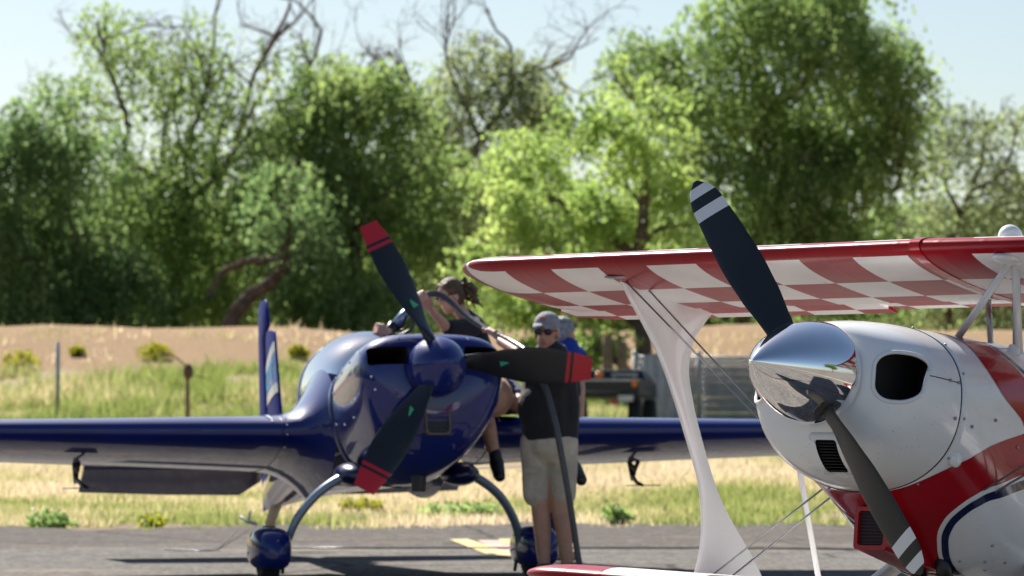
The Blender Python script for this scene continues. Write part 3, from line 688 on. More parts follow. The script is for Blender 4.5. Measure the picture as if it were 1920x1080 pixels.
# cowl screws
mb = MB()
for x, th in [(-.13, 335), (-.13, 316), (-.14, 262), (-.14, 250), (-.12, 25), (-.3, 292), (-.6, 290), (-.9, 288), (-1.15, 292), (-1.15, 275), (-1.15, 255), (-.9, 250), (-.6, 248)]:
    p = section_point(B_COWL, x, th); mb.ball(p, .009, 8, 6)
bpart(mb, 'cowl_screws', M_chrome)['kind'] = 'stuff'
# oil cooler intake under the spinner
mb = MB(); rr = rrect(.165, .215, .03)
mb.loft([[(-.10, .0 + p[0], -.345 + p[1]) for p in rr], [(-.10, p[0] * .86, -.345 + p[1] * .9) for p in rr]], False, False)
mb.loft([[(-.10, p[0], -.345 + p[1]) for p in rr], [(-.30, p[0], -.345 + p[1]) for p in rr]], False, False)
fr = bpart(mb, 'oil_cooler_frame', mat('bronze_grey_frame', (.16, .12, .08), .4, metal=.4, var=.2))
mb = MB(); mb.add([(-.115, p[0] * .88, -.345 + p[1] * .9) for p in rr], [tuple(range(len(rr)))])
for i in range(7): mb.box((-.108, 0, -.43 + i * .028), (.006, .14, .006))
sc = mb.build('cooler_screen', M_black, fr, smooth=False)
# spinner
mb = MB(); prof = [(-.088, .19)] + [(x, .192 * (1 - max(0, (x + .02) / .255) ** 1.9) ** .66 if x > -.02 else .192) for x in [-.06, -.03, 0, .03, .06, .09, .12, .145, .17, .19, .205, .217, .226, .232]] + [(.235, .0005)]
mb.revolve(prof, 'x', 48, cap0=True); spn = bpart(mb, 'spinner', M_blue); spn.matrix_local = BM @ Matrix.Translation((0, -.012, -.03))
# propeller blades
def blade_material(name, base, bands, axis='Z', rough=.35):
    m = bpy.data.materials.new(name); m.use_nodes = True; nt = m.node_tree; b = nt.nodes['Principled BSDF']
    b.inputs['Roughness'].default_value = rough
    tc = N(nt, 'ShaderNodeTexCoord'); sx = N(nt, 'ShaderNodeSeparateXYZ'); nt.links.new(tc.outputs['Object'], sx.inputs[0])
    cr = N(nt, 'ShaderNodeValToRGB'); cr.color_ramp.interpolation = 'CONSTANT'; e = cr.color_ramp.elements
    e[0].position = 0; e[0].color = (*base, 1); e[1].position = bands[0][0]; e[1].color = (*bands[0][1], 1)
    for p, c in bands[1:]: x = e.new(p); x.color = (*c, 1)
    nt.links.new(sx.outputs[axis], cr.inputs[0])
    n = N(nt, 'ShaderNodeTexNoise'); n.inputs['Scale'].default_value = 9; n.inputs['Detail'].default_value = 6; nt.links.new(tc.outputs['Object'], n.inputs['Vector'])
    mr = N(nt, 'ShaderNodeMapRange'); mr.inputs['To Min'].default_value = rough - .08; mr.inputs['To Max'].default_value = rough + .18; nt.links.new(n.outputs['Fac'], mr.inputs['Value']); nt.links.new(mr.outputs[0], b.inputs['Roughness'])
    nt.links.new(cr.outputs[0], b.inputs['Base Color']); return m
BK = (.006, .007, .011); RD = (.50, .008, .02); WH = (.75, .75, .75)
M_bladeB = blade_material('grey_blade_red_tip', BK, [(.815, RD), (.838, BK), (.858, RD)])
M_bladeP = blade_material('black_blade_white_bands', (.014, .016, .018), [(.765, WH), (.815, (.014, .016, .018)), (.86, WH), (.905, (.014, .016, .018))])
def blade_mesh(Rt, r0, chords, pitches, x0, tip_round=False, thick=.11, n=26):
    """blade along +z, chord in y, x forward"""
    mb = MB(); rings = []
    K = 18
    for i in range(n):
        t = i / (n - 1); r = lerp(r0, Rt, t)
        u = t * (len(chords) - 1); k = min(int(u), len(chords) - 2); u -= k
        u = u * u * (3 - 2 * u) * .5 + u * .5
        c = lerp(chords[k], chords[k + 1], u); pit = R(lerp(pitches[k], pitches[k + 1], u))
        if tip_round and t > .86: c *= math.sqrt(max(.02, 1 - ((t - .86) / .14) ** 2 * .97))
        rd = max(0, 1 - t / .16); th = max(thick * c * (1 - .45 * t), .006) if rd == 0 else lerp(thick * c * (1 - .45 * t), .075, rd ** .8)
        ring = []
        for j in range(K):
            a = 2 * math.pi * j / K; cc = math.cos(a); ss = math.sin(a)
            ly = -c * .5 * cc - .0 * c; lx = th * .5 * ss * (1 + .25 * cc)
            y = ly * math.cos(pit) + lx * math.sin(pit); x = lx * math.cos(pit) - ly * math.sin(pit)
            ring.append((x0 + x, y, r))
        rings.append(ring)
    mb.loft(rings); return mb
bl = blade_mesh(.985, .12, [.085, .145, .205, .24, .24, .20, .145], [48, 44, 36, 30, 25, 21, 18], .06)
first = None
for ang in (117, 357, 237):
    a = R(ang - 90)                                  # image angle: 0 = port, 90 = up
    mw = Matrix.Rotation(-a, 4, 'X') if False else Matrix(((1, 0, 0, 0), (0, math.cos(a), -math.sin(a), 0), (0, math.sin(a), math.cos(a), 0), (0, 0, 0, 1)))
    if first is None: first = bl.build('propeller_blade', M_bladeB, bp_root, angle=60); o = first
    else: o = first.copy(); COL.objects.link(o); o.parent = bp_root
    o.matrix_local = BM @ mw
    st = MB(); st.add([(0, -.032, .375), (0, .032, .375), (0, -.0, .435)], [(0, 2, 1)])
    so = st.build('sticker', M_green, o, smooth=False)
    so.matrix_local = Matrix.Translation((.088, 0, 0)) @ Matrix.Translation((0, 0, .4)) @ Matrix.Rotation(R(-33), 4, 'Z') @ Matrix.Translation((0, 0, -.4)) if False else Matrix.Translation((.082, 0, 0)) @ Matrix.Rotation(R(-31), 4, 'Z')
# exhaust stubs
for y in (-.02,):
    mb = MB(); mb.tube([(-.62, y, -.50), (-.60, y, -.64), (-.62, y, -.74)], [.05, .05, .048], 16, cap=False); mb.tube([(-.62, y, -.55), (-.612, y, -.735)], [.043, .043], 16, cap=True)
    bpart(mb, 'exhaust_pipe', M_black)
# canopy
mb = MB(); rings = []
for i in range(21):
    t = i / 20; x = lerp(-1.55, -3.55, t)
    hgt = .35 * (math.sin(math.pi * min(1, t ** .72 * 1.0)) ** .85 if 0 < t < 1 else 0) + .01
    _, zt, *_r = hermite(B_FUS, x); w = (hermite(B_FUS, x)[0] * 1.0) * (.35 + .65 * (math.sin(math.pi * min(max(t ** .8, .02), .98)) ** .5))
    rings.append([Vector((x - .0, w * math.cos(math.pi * j / 24), zt - .10 + (hgt + .10) * math.sin(math.pi * j / 24) ** .85)) for j in range(25)])
mb.loft(rings, False, False, closed=False)
def glass_mat(name, tint, refl=1.0):
    m = bpy.data.materials.new(name); m.use_nodes = True; nt = m.node_tree; L = nt.links
    gl = N(nt, 'ShaderNodeBsdfGlossy'); gl.inputs['Roughness'].default_value = .03; tr = N(nt, 'ShaderNodeBsdfTransparent'); tr.inputs['Color'].default_value = (*tint, 1)
    fr_ = N(nt, 'ShaderNodeFresnel'); fr_.inputs['IOR'].default_value = 1.5; mx = N(nt, 'ShaderNodeMixShader')
    n = N(nt, 'ShaderNodeTexNoise'); n.inputs['Scale'].default_value = 6; di = N(nt, 'ShaderNodeBsdfDiffuse'); di.inputs['Color'].default_value = (.55, .72, .88, 1)  # pale blue diffuse haze painted into the glass for reflected sky
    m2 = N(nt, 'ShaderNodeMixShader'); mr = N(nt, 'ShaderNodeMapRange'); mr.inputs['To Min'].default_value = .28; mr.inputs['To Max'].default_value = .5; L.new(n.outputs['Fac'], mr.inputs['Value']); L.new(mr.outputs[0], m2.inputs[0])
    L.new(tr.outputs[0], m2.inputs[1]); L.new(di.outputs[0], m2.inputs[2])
    L.new(fr_.outputs[0], mx.inputs[0]); L.new(m2.outputs[0], mx.inputs[1]); L.new(gl.outputs[0], mx.inputs[2]); L.new(mx.outputs[0], nt.nodes['Material Output'].inputs['Surface']); return m
M_glass = glass_mat('sky_hazed_canopy_glass', (.70, .84, .92))
can = bpart(mb, 'canopy', M_glass)
mb = MB()
for k in (9, 0 + 20):
    if k < 20: mb.tube([p for p in rings[k]], .013, 6)
mb.tube([r[0] for r in rings], .014, 6); mb.tube([r[-1] for r in rings], .014, 6)
mb.build('canopy_frame', M_whitep, can)
# headrest and seat inside
mb = MB(); mb.box((-2.75, 0, .20), (.10, .30, .30)); mb.ball((-2.62, 0, .02), (.22, .2, .2)); bevel(bpart(mb, 'seat', M_black), .02)
# wings
def b_station(s, k=1):
    y = abs(s); t = (y - .55) / (4.0 - .55); return lerp(-1.50, -1.68, t), lerp(-.19, -.155, t), lerp(1.66, .86, t)
for sgn in (-1, 1):
    st = []
    for y in (.40, .46, .53, .60, .70, 1.2, 2.0, 2.8, 3.5, 3.85, 3.95, 4.0, 4.02):
        xl, z, c = b_station(y); tf = 1.0; dz = 0
        if y < .70:
            q = (.70 - y) / .30; tf = 1 + 1.25 * q ** 2; xl += .20 * q ** 2; c += .30 * q ** 2; dz = .045 * q ** 2
        if y > 3.84: tf = {3.85: .97, 3.95: .75, 4.0: .4, 4.02: .05}[y]
        st.append((sgn * y, xl, z + dz, c, tf, .5))
    full = wing_rings(st, .168, 0, 24, cut=-.80, fat=1.08)
    mb = MB(); mb.loft(full); w_ = bpart(mb, 'wing', M_blue, angle=50); fix_normals(w_)
    # aileron / flap along the trailing edge
    mb = MB(); rg_ = []
    for y in (.95, 1.6, 2.4, 3.2, 3.82):
        xl, z, c = b_station(y); th = .152 * c * .44
        xa = xl - c * .808; xe = xl - c * 1.0; dz = -.02
        zz = z - c * .8 * math.sin(R(.5))
        h = th * .24
        rg_.append([Vector((xa, sgn * y, zz + h)), Vector((lerp(xa, xe, .5), sgn * y, zz + h * .5 + dz * .5)), Vector((xe, sgn * y, zz + .004 + dz)), Vector((xe, sgn * y, zz - .004 + dz)), Vector((lerp(xa, xe, .5), sgn * y, zz - h * .5 + dz * .5)), Vector((xa, sgn * y, zz - h)), Vector((xa + .018, sgn * y, zz))])
    mb.loft(rg_); al = bpart(mb, 'aileron', M_blue, angle=40); fix_normals(al)
    # aileron spade: bracket, arm and plate
    y = sgn * 1.98; xl, z, c = b_station(1.98); x0 = xl - c * .62; zb_ = z - .06
    mb = MB()
    mb.tube([(x0 - .12, y, zb_ - .03), (x0 + .02, y, zb_ - .10), (x0 + .10, y - sgn * .0, zb_ - .06)], [.016, .018, .016], 8)
    mb.tube([(x0 - .12, y, zb_ - .03), (x0 - .05, y, zb_ - .16), (x0 + .02, y, zb_ - .10)], [.014, .016, .014], 8)
    mb.tube([(x0 - .05, y, zb_ - .14), (x0 + .12, y - sgn * .02, zb_ - .21), (x0 + .27, y - sgn * .03, zb_ - .25)], [.017, .014, .012], 8)
    sp = bpart(mb, 'aileron_spade', M_black)
    mb = MB(); cx, cz = x0 + .27, zb_ - .255
    mb.loft([[(cx + .10, y - .08, cz - .014), (cx + .10, y + .08, cz - .014), (cx - .10, y + .12, cz + .014), (cx - .10, y - .12, cz + .014)], [(cx + .10, y - .08, cz - .008), (cx + .10, y + .08, cz - .008), (cx - .10, y + .12, cz + .020), (cx - .10, y - .12, cz + .020)]])
    mb.build('spade_plate', M_black, sp, smooth=False)
# root joint lines, their screws and the white root marks
for sgn in (-1, 1):
    xl, z, c = b_station(.72); ring = wing_rings([(sgn * .72, xl, z, c, 1.0, .5)], .168, 0, 24, cut=-.80, fat=1.08)[0]
    mb = MB(); mb.tube(ring + [ring[0]], .0045, 5, cap=False); jn = bpart(mb, 'root_joint', M_black)
    mb = MB()
    for k in (18, 21, 23, 25, 28, 31): p = ring[k]; mb.ball((p.x, p.y - sgn * .03, p.z * 1.0 + (.004 if k < 24 else -.004)), .008, 6, 5)
    mb.build('joint_screws', M_chrome, jn)['kind'] = 'stuff'
    a = wing_rings([(sgn * .78, *b_station(.78), 1.0, .5)], .172, 0, 24, cut=-.80, fat=1.09)[0]; b_ = wing_rings([(sgn * .83, *b_station(.83), 1.0, .5)], .172, 0, 24, cut=-.80, fat=1.09)[0]
    mb = MB(); mb.loft([[p + Vector((.003, 0, .002)) for p in a[16:23]], [p.lerp(q_, .5 if i_ < 5 else .2) + Vector((.003, 0, .002)) for i_, (p, q_) in enumerate(zip(a[16:23], b_[16:23]))]], False, False, closed=False); mb.build('root_mark', M_whitep, jn)
mb = MB(); mb.tube([section_point(B_COWL, -1.198, t) for t in range(0, 361, 5)], .004, 5, cap=False); bpart(mb, 'cowl_seam', M_black)
# tailplane with drooped elevators, fin, rudder
for sgn in (-1, 1):
    st = [(sgn * y, lerp(-4.86, -5.02, y / 1.5), .15, lerp(.50, .34, y / 1.5), tf, 0) for y, tf in ((.03, 1), (.5, 1), (1.0, 1), (1.4, 1), (1.47, .8), (1.5, .2))]
    mb = MB(); mb.loft(wing_rings(st, .14, 0, 14, cut=-.93)); o = bpart(mb, 'tailplane', M_navy, angle=50); fix_normals(o)
    mb = MB(); rg_ = []; dr = R(27)
    for y, ch in ((.10, .20), (.24, .38), (.8, .37), (1.5, .33)):
        xh = lerp(-5.345, -5.35, y / 1.5); h = .026
        d = Vector((-math.cos(dr), 0, -math.sin(dr))); nn = Vector((-math.sin(dr), 0, math.cos(dr))); p0 = Vector((xh, sgn * y, .148))
        rg_.append([p0 + nn * h, p0 + d * ch * .5 + nn * h * .6, p0 + d * ch + nn * .003, p0 + d * ch - nn * .003, p0 + d * ch * .5 - nn * h * .6, p0 - nn * h, p0 - d * .02])
    mb.loft(rg_); o = bpart(mb, 'elevator', M_navy, angle=40); fix_normals(o)
def slab(mb, outline, tf, y=0):
    """vertical surface: outline of (z, x_front, x_rear) rows, streamlined section"""
    rings = []
    for (z, xf, xr) in outline:
        c = xf - xr; rings.append([Vector((xf + p[0] * c, y + p[1] * c * tf, z)) for p in airfoil(14, .12, 0)])
    mb.loft(rings); return mb
mb = slab(MB(), [(.05, -4.98, -5.66), (.30, -5.05, -5.66), (.65, -5.14, -5.66), (1.0, -5.22, -5.66), (1.18, -5.26, -5.66), (1.20, -5.30, -5.62)], .75)
mb.v = [(x, y, z + max(0, min(1, (z - .7) / .4)) * (-5.26 - x) * .17 if x < -5.26 else z) for (x, y, z) in mb.v]
fin = bpart(mb, 'fin', M_finblue, angle=50); fix_normals(fin)
mb = slab(MB(), [(-.12, -5.67, -5.95), (.3, -5.67, -6.0), (.8, -5.67, -5.98), (1.22, -5.67, -5.95), (1.29, -5.50, -5.94), (1.48, -5.54, -5.92), (1.51, -5.60, -5.88)], .9); rud = bpart(mb, 'rudder', M_finblue, angle=50); fix_normals(rud)
# band printed on the fin (starboard side)
def fin_patch(name, m, z0a, z0b, z1a, z1b, f0, f1, off):
    """patch on the fin's starboard side; z at front/rear edges"""
    mb = MB(); vs = []; nz, nx = 5, 10
    for i in range(nz + 1):
        for j in range(nx + 1):
            u = lerp(f0, f1, j / nx); z = lerp(lerp(z0a, z0b, u), lerp(z1a, z1b, u), i / nz)
            xf = hermite([(-.05, -4.98), (-.30, -5.05), (-.65, -5.14), (-1.0, -5.22), (-1.2, -5.26)], -z)[0]; c = xf + 5.66
            th = 5 * .12 * (.2969 * math.sqrt(u) - .126 * u - .3516 * u * u + .2843 * u ** 3 - .1015 * u ** 4) * c * .75
            vs.append((xf - u * c, -th - off, z))
    mb.add(vs, [(i * (nx + 1) + j, i * (nx + 1) + j + 1, (i + 1) * (nx + 1) + j + 1, (i + 1) * (nx + 1) + j) for i in range(nz) for j in range(nx)])
    return mb.build(name, m, fin)
fin_patch('white_band', M_whitep, 1.04, .90, 1.12, .97, .02, .97, .004)
fin_patch('white_band', M_whitep, .70, .66, .78, .73, .02, .97, .004)
fin_patch('light_blue_panel', M_lightblue, .78, .73, 1.04, .90, .02, .97, .004)
for q in [(.785, .77, .815, .80, .50, .90), (.815, .80, .87, .845, .74, .90), (.87, .83, .90, .86, .50, .90), (.90, .86, .95, .89, .50, .62), (.95, .885, .98, .91, .50, .90), (.95, .90, .985, .93, .14, .44), (.82, .79, .96, .91, .24, .33)]:
    fin_patch('cyan_letter', M_cyan, *q, .007)
# landing gear: curved legs, cuffs, wheel fairings
for sgn, py in ((-1, 0), (1, 0)):
    y = sgn * .90
    mb = MB(); path = spline([(.16, sgn * .34, .72), (.15, sgn * .48, .665), (.13, sgn * .62, .56), (.08, sgn * .73, .41), (.04, sgn * .785, .26), (.0, sgn * .80, .12)], 20)
    mb.tube(path, [lerp(.052, .040, i / 19) for i in range(20)], 14, flat=.62, side=(1, 0, 0)); leg = mb.build('landing_gear_leg', M_legblue, bp_root)
    mb = MB(); mb.ball((.10, sgn * .36, .70), (.22, .125, .08), 20, 12); mb.build('leg_cuff', M_navy, leg)
    mb = MB(); rings = []
    for i in range(17):
        t = i / 16; x = lerp(.30, -.52, t); q = math.sin(math.pi * t ** .62) ** .55 if 0 < t < 1 else 0.02
        w = .13 * max(q, .03); zt = .20 + .155 * max(q, .02); zb = lerp(.165, .075, min(1, q)) if t < .7 else lerp(.075, .22, (t - .7) / .3)
        zb = min(zb, zt - .01); zc = (zt + zb) / 2
        rings.append([Vector((x, y + w * math.copysign(abs(math.cos(2 * math.pi * j / 24)) ** .62, math.cos(2 * math.pi * j / 24)), zc + (zt - zb) / 2 * math.copysign(abs(math.sin(2 * math.pi * j / 24)) ** .7, math.sin(2 * math.pi * j / 24)))) for j in range(24)])
    mb.loft(rings); pant = mb.build('wheel_fairing', M_blue, bp_root); fix_normals(pant)
    mb = MB(); 
    mb.revolve([(-.055, .10), (-.06, .145), (-.045, .165), (-.02, .172), (.02, .172), (.045, .165), (.06, .145), (.055, .10)], 'y', 28, True, True)
    ty = mb.build('tyre', M_rubber, pant); ty.matrix_local = Matrix.Translation((-.02, y, .172))
    mb = MB(); mb.box((-.06, sgn * .80, .16), (.10, .03, .10)); mb.tube([(-.06, sgn * .79, .12), (-.10, sgn * .79, .05)], .012, 6); mb.build('brake', M_black, pant)
# tail wheel
mb = MB(); mb.tube(spline([(-4.02, 0, .50), (-4.35, 0, .36), (-4.55, 0, .24), (-4.62, .0, .17)], 12), [.05 - .0012 * i for i in range(12)], 10, flat=.5, side=(0, 1, 0)); tl = mb.build('tail_spring', mat('tan_spring', (.42, .36, .27), .5, var=.2), bp_root)
mb = MB(); mb.tube([(-4.62, -.045, .18), (-4.70, -.045, .09)], .012, 6); mb.tube([(-4.62, .045, .18), (-4.70, .045, .09)], .012, 6); mb.ball((-4.6, 0, .2), (.07, .06, .05)); mb.build('tail_fork', M_black, tl)
mb = MB(); mb.revolve([(-.025, .04), (-.03, .07), (-.015, .082), (.015, .082), (.03, .07), (.025, .04)], 'y', 20, True, True); o = mb.build('tail_tyre', M_rubber, tl); o.matrix_local = Matrix.Translation((-4.70, 0, .082))

# ------------------------------------------------------------------ red and white biplane
PA, PP = R(38.0), R(6.3)
HUB = Vector((1.144, 14.05, 1.247))
pr_loc = Vector((HUB.x + math.sin(PA) * .75, HUB.y + math.cos(PA) * .75, 0))
pz_root = empty('biplane', pr_loc, math.atan2(-math.cos(PA), -math.sin(PA)))
tag(pz_root, 'red and white checkered biplane with polished pointed spinner in the foreground', 'biplane')
PM = Matrix.Translation((.75, 0, HUB.z)) @ Matrix.Rotation(-PP, 4, 'Y')
def ppart(mb, name, m, parent=None, **k):
    if parent is None: return mb.build(name, m, pz_root, mw=PM, **k)
    return mb.build(name, m, parent, **k)
P_TAB = [(-.012, .165, .155, -.165, 0, 2, 2), (-.03, .24, .187, -.24, -.01, 2, 2), (-.06, .297, .203, -.295, -.02, 2.05, 2.05), (-.12, .353, .218, -.348, -.03, 2.1, 2.1), (-.2, .388, .229, -.382, -.04, 2.2, 2.15),
         (-.29, .408, .235, -.40, -.05, 2.25, 2.2), (-.37, .416, .238, -.408, -.06, 2.3, 2.25), (-.6, .418, .243, -.515, -.08, 2.4, 2.3), (-.9, .413, .25, -.69, -.1, 2.5, 2.5), (-1.3, .40, .262, -.735, -.12, 2.5, 2.8),
         (-1.8, .385, .255, -.725, -.12, 2.5, 2.8), (-2.6, .34, .22, -.60, -.1, 2.4, 2.6), (-3.4, .22, .16, -.40, -.06, 2.2, 2.3), (-4.2, .08, .10, -.18, 0, 2, 2), (-4.4, .03, .06, -.1, 0, 2, 2)]
bowl_x = [-.012, -.018, -.024, -.03, -.038, -.048, -.06, -.075, -.095, -.12, -.15, -.18, -.21, -.25, -.29, -.33, -.366]
bowl = ppart(body_loft(MB(), P_TAB, bowl_x, 96), 'nose_bowl', M_white); fix_normals(bowl)
cut = []
for sgn in (-1, 1):
    c = prism(MB(), rrect(.136, .186, .060, 8), .1, -.34, sgn * .305, -.002).build('cutter', M_blackhole, pz_root, mw=PM); fix_normals(c); cut.append(c)
rr = rrect(.090, .112, .012, 4)
c = prism(MB(), rr, .1, -.3, .035, -.300).build('cutter', M_blackhole, pz_root, mw=PM); fix_normals(c); cut.append(c)
bpy.context.view_layer.update()
cut_holes(bowl, cut)
def surf_x(y, z):
    """station where the lofted surface passes (y, z)"""
    lo, hi = -.365, -.0121
    def fn(x):
        w, zt, zb, zc, n1, n2 = hermite(P_TAB, x); dz = z - zc; h = (zt - zc) if dz >= 0 else (zc - zb); n = n1 if dz >= 0 else n2
        return (abs(y) / w) ** n + (abs(dz) / h) ** n - 1
    for _ in range(40):
        m_ = (lo + hi) / 2
        if fn(m_) > 0: hi = m_
        else: lo = m_
    return (lo + hi) / 2
for sgn in (-1, 1):
    ring = rrect(.140, .190, .062, 9); pts = [Vector((surf_x(sgn * .305 + p[0], -.002 + p[1]) - .002, sgn * .305 + p[0], -.002 + p[1])) for p in ring]
    mb = MB(); mb.tube(pts + [pts[0]], .0085, 8, cap=False); mb.build('intake_lip', M_whitep, bowl)
def grille_x(y, z): return surf_x(y, z) - .006
for i in range(11):
    z = -.350 + i * .0105; mb = MB()
    mb.tube([(surf_x(.035 + q, z) - .008, .035 + q, z) for q in (-.047, -.025, 0, .025, .047)], .0022, 5); mb.build('grille_bar', M_black, bowl)
# plate round the grille
mb = MB(); ri = rrect(.094, .116, .014, 5); ro = rrect(.140, .165, .02, 5)
mb.loft([[(surf_x(.035 + p[0], -.300 + p[1]) + .003, .035 + p[0], -.300 + p[1]) for p in ri], [(surf_x(.035 + p[0], -.300 + max(p[1], -.064)) + .003, .035 + p[0], -.300 + max(p[1], -.064)) for p in ro], [(surf_x(.035 + p[0], -.300 + max(p[1], -.064)) - .004, .035 + p[0], -.300 + max(p[1], -.064)) for p in ro]], False, False)
fix_normals(mb.build('grille_plate', M_whitep, bowl))
# fuselage
fx = [-.374, -.42, -.48, -.55, -.62, -.7, -.8, -.9, -1.05, -1.2, -1.4, -1.6, -1.8, -2.1, -2.4, -2.8, -3.2, -3.6, -4.0, -4.3, -4.4]
fz = ppart(body_loft(MB(), P_TAB, fx, 80), 'fuselage', M_white); fix_normals(fz)
# dark seam between nose bowl and fuselage
mb = MB(); mb.tube([section_point(P_TAB, -.370, t) * 1.0 for t in range(0, 361, 4)], .0028, 6, cap=False); mb.build('cowl_seam', M_black, fz)
def stripe(a, b_, m, off=.002, nu=50, nv=8, name='stripe'):
    o = surf_strip(MB(), P_TAB, a, b_, off, nu, nv).build(name, m, fz); return o
mir = lambda pl: [(x, 360 - t) for x, t in pl]
low = [(-.378, 177), (-.380, 162), (-.390, 147), (-.42, 134), (-.485, 120), (-.62, 103), (-.845, 92), (-1.3, 84), (-1.9, 80)]
stripe(low, mir(low), M_red, .0015, 80, 70)
rA = [(-.66, 4), (-.625, 25), (-.59, 57), (-.675, 79), (-.845, 90.5)]; rB = [(-.86, 4), (-.83, 29), (-.83, 45), (-.905, 65), (-1.05, 82)]
nA = [(-.885, 4), (-.852, 29), (-.852, 45), (-.925, 63), (-1.08, 80)]; nB = [(-.915, 4), (-.878, 28), (-.878, 44), (-.955, 61), (-1.115, 78)]
for mm in (lambda q: q, mir):
    stripe(mm(rA), mm(rB), M_red, .002); stripe(mm(nA), mm(nB), M_navystripe, .002)
K = .0092
pan = [(-1.75, 95.5), (-1.3, 97), (-.905, 103), (-.707, 118), (-.633, 131), (-.612, 143), (-.63, 154), (-.70, 164), (-.86, 171), (-1.3, 174), (-1.75, 174)]
ps = spline([(x, t * K, 0) for x, t in pan], 70)
def inset(d):
    out = []
    for i, p in enumerate(ps):
        t = (ps[min(i + 1, 69)] - ps[max(i - 1, 0)]).normalized(); n = Vector((-t.y, t.x, 0))
        if n.x > 0 and abs(n.x) > .5: n = -n
        cdir = Vector((-1.15, 140 * K, 0)) - p
        if n.dot(cdir) < 0: n = -n
        q = p + n * d; out.append((q.x, q.y / K))
    return out
def strip_raw(A, B, m, off, nv=3, name='stripe'):
    vs = []
    for a, b_ in zip(A, B):
        for j in range(nv + 1):
            x, t = lerp(a[0], b_[0], j / nv), lerp(a[1], b_[1], j / nv); vs.append(section_point(P_TAB, x, t) + section_normal(P_TAB, x, t) * off)
    n = len(A); mb = MB(); mb.add(vs, [(i * (nv + 1) + j, i * (nv + 1) + j + 1, (i + 1) * (nv + 1) + j + 1, (i + 1) * (nv + 1) + j) for i in range(n - 1) for j in range(nv)])
    return mb.build(name, m, fz)
for mm in (lambda q: q, mir):
    o_ = inset(0); half = len(o_) // 2
    strip_raw(mm(o_[:half]), mm(o_[::-1][:half]), M_white, .0035, 30, 'white_panel')
    strip_raw(mm(inset(.020)), mm(inset(.052)), M_navystripe, .0055)
# screws and a small blister
mb = MB()
for t in list(range(20, 345, 26)): mb.ball(section_point(P_TAB, -.40, t) + section_normal(P_TAB, -.40, t) * .001, .006, 8, 6)
for x, t in [(-.35, 80), (-.30, 80), (-.34, 100), (-.46, 100), (-.9, 150), (-.86, 140), (-.95, 155), (-.82, 160), (-1.0, 145), (-.62, 92), (-.8, 97)]:
    mb.ball(section_point(P_TAB, x, t) + section_normal(P_TAB, x, t) * .003, .007, 8, 6)
mb.build('screws', M_steel, fz)['kind'] = 'stuff'
mb = MB(); mb.tube([section_point(P_TAB, -.005 - .36 * i / 14, 80) + section_normal(P_TAB, -.06 - .3 * i / 14, 80) * .0005 for i in range(7, 15)], .002, 5); mb.build('cowl_joint', M_black, fz)
q = section_point(P_TAB, -.44, 122); mb = MB(); mb.ball(q, (.035, .02, .032), 16, 10); mb.build('blister', M_white, fz)
# red chin scoop with grille
n0 = Vector((.80, .12, -.58)).normalized()
mb = MB(); rr = rrect(.150, .165, .016, 4)
cx, cy, cz = -.49, -.02, -.54
front = [(cx + .02 + .10 * (-p[1]) * .0, cy + p[0], cz + p[1]) for p in rr]; fi = [(cx + .02, cy + p[0] * .78, cz + p[1] * .80) for p in rr]; fd = [(cx - .03, cy + p[0] * .74, cz + p[1] * .76) for p in rr]
back = [(cx - .42, cy + p[0] * 1.25, cz + p[1] * .7 - .09) for p in rr]
mb.loft([back, front, fi, fd], True, True); so = mb.build('chin_scoop', M_red, fz, angle=40); fix_normals(so)
mb = MB(); mb.add([(cx + .0, cy + p[0] * .76, cz + p[1] * .78) for p in rr], [tuple(range(len(rr)))]); mb.build('scoop_screen', mat('dark_red_mesh', (.05, .008, .01), .6), fz, smooth=False)
for i in range(10):
    mb = MB(); mb.box((cx + .006, cy, cz - .058 + i * .013), (.006, .112, .004)); mb.build('scoop_bar', M_black, fz, smooth=False)
mb = MB()
for y in (-.02, .10): mb.tube([(-.80, y, -.60), (-.84, y, -.70), (-.94, y, -.76)], [.032, .032, .03], 14)
mb.build('exhaust_pipe', M_black, fz)
# spinner and two-bladed propeller
mb = MB(); Ls = .425; prof = [(-.006, .150), (-.006, .1975), (.0, .199)] + [(Ls * t, .199 * (1 - t ** 1.75) ** .80) for t in [.04, .09, .15, .22, .3, .38, .46, .54, .62, .70, .77, .83, .88, .92, .95, .975, .99]] + [(Ls, .0006)]
mb.revolve(prof, 'x', 72, cap0=True); psn = ppart(mb, 'spinner', M_chrome)
bl = blade_mesh(.93, .10, [.085, .125, .155, .165, .155, .135, .115], [40, 46, 38, 30, 24, 20, 17], .075, tip_round=True, thick=.12)
first = None
for ang in (127, 307):
    a = R(ang - 90); mw = Matrix(((1, 0, 0, 0), (0, math.cos(a), -math.sin(a), 0), (0, math.sin(a), math.cos(a), 0), (0, 0, 0, 1)))
    if first is None: first = bl.build('propeller_blade', M_bladeP, pz_root, angle=60); o = first
    else: o = first.copy(); COL.objects.link(o); o.parent = pz_root
    o.matrix_local = PM @ mw
    mb = MB(); mb.loft([[(.075 + .062 * math.cos(2 * math.pi * j / 20), .058 * math.sin(2 * math.pi * j / 20), r) for j in range(20)] for r in (.12, .188)]); bo = mb.build('blade_boot', M_black, o)
